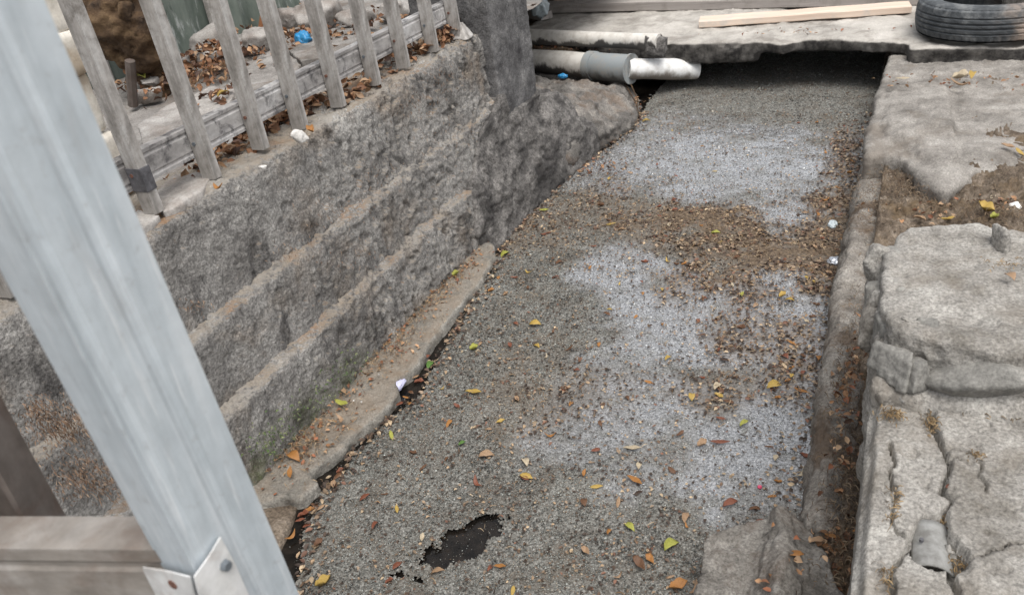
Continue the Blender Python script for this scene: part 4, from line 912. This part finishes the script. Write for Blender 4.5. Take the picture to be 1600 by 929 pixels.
# soggy leaves caught in the black gap
rg = np.random.default_rng(21)
for i, (px, py) in enumerate([(476, 808), (485, 800), (492, 792), (470, 815), (500, 795), (480, 822), (455, 838), (528, 745), (533, 738), (522, 760), (625, 632), (635, 622), (642, 615), (655, 600), (650, 590), (668, 560), (640, 632), (775, 385), (782, 375)]):
    p = P(px, py, z=.008); leaf(p + [0, 0, .004], rg.uniform(.022, .034), ['red', 'orange', 'brown', 'red', 'tan'][i % 5], rg.uniform(0, 6.28), 'soggy reddish leaf caught in the black gap beside the footing', 'leaves in the black gap')
# many more dry leaves, alike
cols = ['brown'] * 8 + ['red'] * 6 + ['tan'] * 4 + ['orange'] * 3 + ['dark'] * 4 + ['yellow'] * 2 + ['pale'] * 2
cnt = 0
r_ = np.random.default_rng(5)
while cnt < 260:
    y = .95 + 3.6 * r_.random() ** 1.25; x = r_.uniform(-1.42, -.13)
    v = np.array([[x, y, 0.]])
    br = blobs(v, BROWN, 2)[0]; 
    if x < xleft(y) + .02 or r_.random() > .28 + .9 * br + .3 * math.exp(-((x + .14) / .06) ** 2) or blobs(v, HOLE, 3)[0] > .3: continue
    if y > 3.2 and r_.random() < .5: continue
    col = cols[r_.integers(len(cols))]
    zone = 'on the brown mat' if br > .5 else ('on the near scum' if y < 1.9 else 'on the farther scum')
    leaf((x, y, .014), r_.uniform(.018, .034), col, r_.uniform(0, 6.28), f"small {WORD[col]} dry leaf lying {zone}", 'dry leaves scattered over the ditch'); cnt += 1

def litter(name, pts, sizes, pal, mat, label, kind_cat, tiltamp=.5):
    """crumpled leaf bits joined into one mass"""
    n = len(pts); r = np.random.default_rng(len(name)); V = []; F = []; C = []; base = [leaf_pts(np.random.default_rng(50 + k), 3, .7, .6, .3) for k in range(6)]; fq = leaf_faces(3)
    pal = np.array(pal)
    for i in range(n):
        b = base[r.integers(6)] * sizes[i]; a, t1, t2 = r.uniform(0, 6.28), r.normal(0, tiltamp), r.normal(0, tiltamp)
        Rm = rz(a) @ np.array([[1, 0, 0], [0, math.cos(t1), -math.sin(t1)], [0, math.sin(t1), math.cos(t1)]]) @ np.array([[math.cos(t2), 0, math.sin(t2)], [0, 1, 0], [-math.sin(t2), 0, math.cos(t2)]])
        V.append(b @ Rm.T + pts[i]); F.append(fq + i * 12); C.append(np.repeat((pal[r.integers(len(pal))] * r.uniform(.6, 1.3))[None], 12, 0))
    return tag(obj(name, np_mesh(name, np.vstack(V), np.vstack(F), attrs={'Col': np.vstack(C)}), mat), label, kind_cat, kind='stuff')
PAL = [(.22, .11, .05), (.30, .16, .08), (.16, .07, .035), (.38, .22, .12), (.10, .05, .03), (.26, .10, .05), (.42, .28, .17)]
# bits on the scum
q = np.c_[r_.uniform(-1.45, -.09, 46000), .8 + 3.6 * r_.random(46000) ** 1.1, np.full(46000, .0145)]
br = blobs(q, BROWN, 2); wt = blobs(q, WET_SHEEN, 1); hl = blobs(q, HOLE, 3); bq = br
edge = np.exp(-((q[:, 0] - xleft(q[:, 1])) / .05) ** 2) + .6 * np.exp(-((q[:, 0] + .13) / .05) ** 2)
pr_ = .13 + .75 * br + .05 * wt + .35 * edge + .18 * sstep(fbm(q, 5, 3, 77), .1, .5)
ok_ = (r_.random(len(q)) < pr_) & (q[:, 0] > xleft(q[:, 1]) - .015) & (hl < .3); bq = np.maximum(bq, np.clip(edge, 0, 1))[ok_]; q = q[ok_]
litter('leaf_bits', q, r_.uniform(.005, .014, len(q)) * (1 + .7 * bq), [(.15, .095, .06), (.20, .14, .09), (.10, .065, .045), (.27, .20, .14), (.06, .04, .03), (.17, .085, .055)] + [(.05, .032, .022)] * 4 + [(.30, .21, .13), (.38, .29, .19), (.24, .17, .11)], M['litter'], 'small brown leaf crumbs strewn over the scum', 'leaf litter', .3)
def heap(lst, seed):
    r = np.random.default_rng(seed); out = []
    for px, py, z, rx, ry, n, h in lst:
        c = P(px, py, z=z); g = r.normal(0, 1, (n, 2)) * [rx, ry]; e = np.exp(-((g / [rx, ry]) ** 2).sum(1) / 2)
        out.append(np.c_[c[0] + g[:, 0], c[1] + g[:, 1], z + h * e * r.random(n)])
    return np.vstack(out)
hp = heap([(400, 205, .79, .03, .16, 260, .05), (465, 180, .79, .03, .10, 140, .05), (345, 255, .79, .025, .08, 60, .03), (620, 95, .79, .035, .14, 160, .04), (690, 68, .80, .03, .10, 160, .06), (575, 140, .79, .025, .08, 70, .03), (715, 50, .80, .02, .06, 70, .08),
           (270, 120, .73, .14, .10, 260, .06), (335, 95, .74, .13, .10, 280, .09), (460, 62, .72, .12, .10, 120, .04), (300, 130, .74, .10, .12, 100, .03), (560, 40, .72, .3, .2, 140, .03), (640, 20, .72, .25, .25, 120, .04), (430, 30, .72, .2, .2, 100, .03), (350, 150, .74, .05, .05, 30, .03)], 3)
hp = hp[(hp[:, 0] < -1.63) ]
litter('leaf_heap', hp, np.random.default_rng(2).uniform(.022, .045, len(hp)), [(.26, .125, .06), (.18, .085, .04), (.34, .20, .11), (.13, .06, .03), (.08, .04, .025), (.40, .26, .16)], M['litter'], 'heaps of dry orange-brown leaves caught behind the fence', 'leaf litter', .7)
ft = heap([(600, 540, .047, .06, .12, 160, .01), (680, 455, .047, .05, .14, 200, .01), (520, 630, .047, .06, .12, 150, .01), (450, 700, .047, .06, .08, 120, .01), (730, 405, .047, .03, .06, 80, .01)], 4)
litter('footing_litter', ft, np.random.default_rng(2).uniform(.006, .018, len(ft)), PAL, M['litter'], 'crumbled leaves and dirt lying along the footing', 'leaf litter', .4)
gt = heap([(1315, 850, .11, .03, .05, 90, .02), (1330, 900, .10, .03, .05, 60, .02), (1325, 620, .16, .02, .2, 120, .01), (870, 75, .245, .2, .05, 110, .02), (1480, 125, .25, .15, .07, 60, .005), (1440, 330, .165, .1, .06, 60, .01), (1250, 50, .30, .2, .04, 30, .003), (990, 165, .02, .03, .08, 60, .02), (930, 262, .02, .08, .05, 60, .01), (1215, 880, .17, .03, .05, 16, .004), (1560, 320, .20, .05, .06, 30, .01)], 6)
litter('bank_litter', gt, np.random.default_rng(2).uniform(.010, .026, len(gt)), PAL, M['litter'], 'dry leaf bits caught in the gutter and on the banks', 'leaf litter', .5)
# dry roots and fibres
def fibres(name, pts, Ls, pal, label, cat, wdt=.0011, up=.0, down=.0, seed=1):
    r = np.random.default_rng(seed); n = len(pts); k = 5; t = np.linspace(0, 1, k); a = r.uniform(0, 6.28, n); cv = r.normal(0, 1.6, n)
    ang = a[:, None] + cv[:, None] * t[None]; st = Ls[:, None] / k
    x = np.cumsum(np.cos(ang) * st, 1); y = np.cumsum(np.sin(ang) * st, 1); z = (up * np.sin(math.pi * t)[None] - down * t[None] ** 1.3) * Ls[:, None] * r.uniform(.3, 1, (n, 1))
    if down: x *= .35; y *= .35
    c = np.stack([x, y, z], -1) + pts[:, None]; wv = np.stack([-np.sin(ang), np.cos(ang), .6 * np.ones_like(ang)], -1) * (wdt * np.sin(math.pi * np.clip(t, .08, .95)) + .0003)[None, :, None]
    V = np.stack([c - wv, c + wv], 2).reshape(-1, 3); i = np.arange(n * k * 2).reshape(n, k, 2)
    F = np.stack([i[:, :-1, 0], i[:, 1:, 0], i[:, 1:, 1], i[:, :-1, 1]], -1).reshape(-1, 4)
    C = np.repeat(np.array(pal)[r.integers(len(pal), size=n)] * r.uniform(.6, 1.3, (n, 1)), k * 2, 0)
    return tag(obj(name, np_mesh(name, V, F, attrs={'Col': C}), M['fibre']), label, cat, kind='stuff')
FP = [(.26, .18, .10), (.16, .10, .055), (.34, .26, .17), (.10, .065, .04), (.24, .14, .06)]
fr = np.random.default_rng(9)
q = np.c_[fr.uniform(-1.4, -.1, 14000), fr.uniform(.9, 3.6, 14000), np.full(14000, .017)]; br = blobs(q, BROWN, 2)
q = q[(fr.random(len(q)) < .05 + .8 * br) & (q[:, 0] > xleft(q[:, 1]))]
fibres('mat_fibres', q, fr.uniform(.012, .035, len(q)), FP, 'matted brown root fibres on the ditch surface', 'root fibres', .0005, .3)
q = np.vstack([heap([(1320, 600, .15, .022, .25, 700, .04), (1325, 760, .13, .02, .1, 500, .04), (1320, 870, .11, .03, .08, 600, .03), (1430, 300, .165, .10, .10, 1500, .04), (1560, 340, .20, .08, .06, 500, .03), (1400, 250, .15, .05, .15, 500, .05), (1350, 330, .14, .03, .15, 300, .03)], 8)])
fibres('soil_roots', q, np.random.default_rng(3).uniform(.010, .03, len(q)), [(.16, .11, .065), (.10, .065, .04), (.22, .165, .11), (.07, .045, .03)], 'tangled dry roots in the soil beside the kerb', 'root fibres', .0005, .4, seed=2)
q = heap([(1392, 648, .505, .012, .008, 160, .006), (1455, 660, .50, .006, .015, 120, .006), (1480, 810, .48, .01, .02, 120, .01), (1500, 880, .475, .012, .012, 90, .01), (1560, 650, .508, .03, .004, 70, .004), (1384, 900, .50, .005, .012, 50, .004), (1396, 790, .50, .004, .02, 60, .004), (1525, 712, .503, .006, .005, 40, .004), (1560, 412, .635, .02, .012, 60, .003)], 12)
fibres('crack_roots', q, np.random.default_rng(4).uniform(.006, .018, len(q)), [(.20, .13, .06), (.27, .19, .10), (.12, .08, .04)], 'dry yellow-brown roots growing in the pavement cracks', 'root fibres', .0004, .4, seed=3)
q = heap([(600, 540, .05, .05, .14, 600, .006), (470, 690, .05, .06, .08, 500, .008), (690, 450, .05, .03, .14, 400, .006)], 13)
fibres('footing_roots', q, np.random.default_rng(5).uniform(.01, .03, len(q)), FP, 'fine dry roots matted on the footing', 'root fibres', .0005, .4, seed=4)
wr = []
for (px, py, n, rx, ry) in [(100, 665, 900, 50, 30), (140, 745, 800, 50, 28), (60, 640, 300, 25, 20)]:
    for _ in range(n): wr.append(P(px + fr.normal(0, rx * .6), py + fr.normal(0, ry * .6), x=-1.50 + fr.uniform(0, .03)))
for (px, py, n, rx, ry) in [(300, 475, 70, 22, 10), (460, 395, 60, 35, 20), (520, 330, 90, 50, 30), (600, 280, 80, 40, 25), (560, 400, 90, 40, 25), (650, 160, 150, 50, 25), (700, 120, 120, 30, 25), (690, 215, 80, 40, 20)]:
    for _ in range(n): wr.append(P(px + fr.normal(0, rx * .6), py + fr.normal(0, ry * .6), x=-1.535 + fr.uniform(0, .03)))
wr = np.array(wr)
fibres('wall_roots', wr, np.random.default_rng(6).uniform(.010, .028, len(wr)), [(.20, .125, .08), (.14, .085, .055), (.27, .19, .13)], 'brown rootlets hanging on the wall face', 'root fibres', .0006, 0, .6, seed=5)
# moss line at the wall foot
mp = []
for px, py in ((400, 705), (430, 680), (455, 655), (480, 630), (505, 610), (530, 585), (555, 565), (420, 700), (440, 672)):
    for _ in range(35): mp.append(P(px + fr.normal(0, 14), py + fr.normal(0, 12), x=-1.478 + fr.uniform(-.01, .012)))
mp = np.array(mp)
fibres('wall_moss', mp, np.random.default_rng(7).uniform(.006, .016, len(mp)), [(.06, .10, .03), (.10, .14, .045), (.16, .18, .08), (.05, .07, .03)], 'green moss growing where the wall meets the footing', 'moss', .0014, .6, seed=6)
# thin roots under the pipe and white pebbles on the footing
for i, (a, b, c_, d_) in enumerate([(955, 130, 1000, 178), (975, 128, 1000, 182), (985, 130, 996, 170)]):
    a3, b3 = P(a, b, z=.12), P(c_, d_, z=.03); o = obj('hanging_root', MB().tube([a3, (a3 + b3) / 2 + [.02, 0, -.02], b3], [.004, .003, .002], 6).mesh('hanging_root', True), M['bark'])
    tag(o, 'thin brown root hanging below the pipe coupling to the water', 'root', 'roots below the pipe coupling')
for i, (px, py) in enumerate(((552, 626), (565, 627), (515, 633), (592, 585))):
    tag(rock('pebble', P(px, py, z=.05), (.014, .012, .010), M['white_stone'], 300 + i), 'tiny white pebble on the footing', 'pebble', 'white pebbles on the footing')
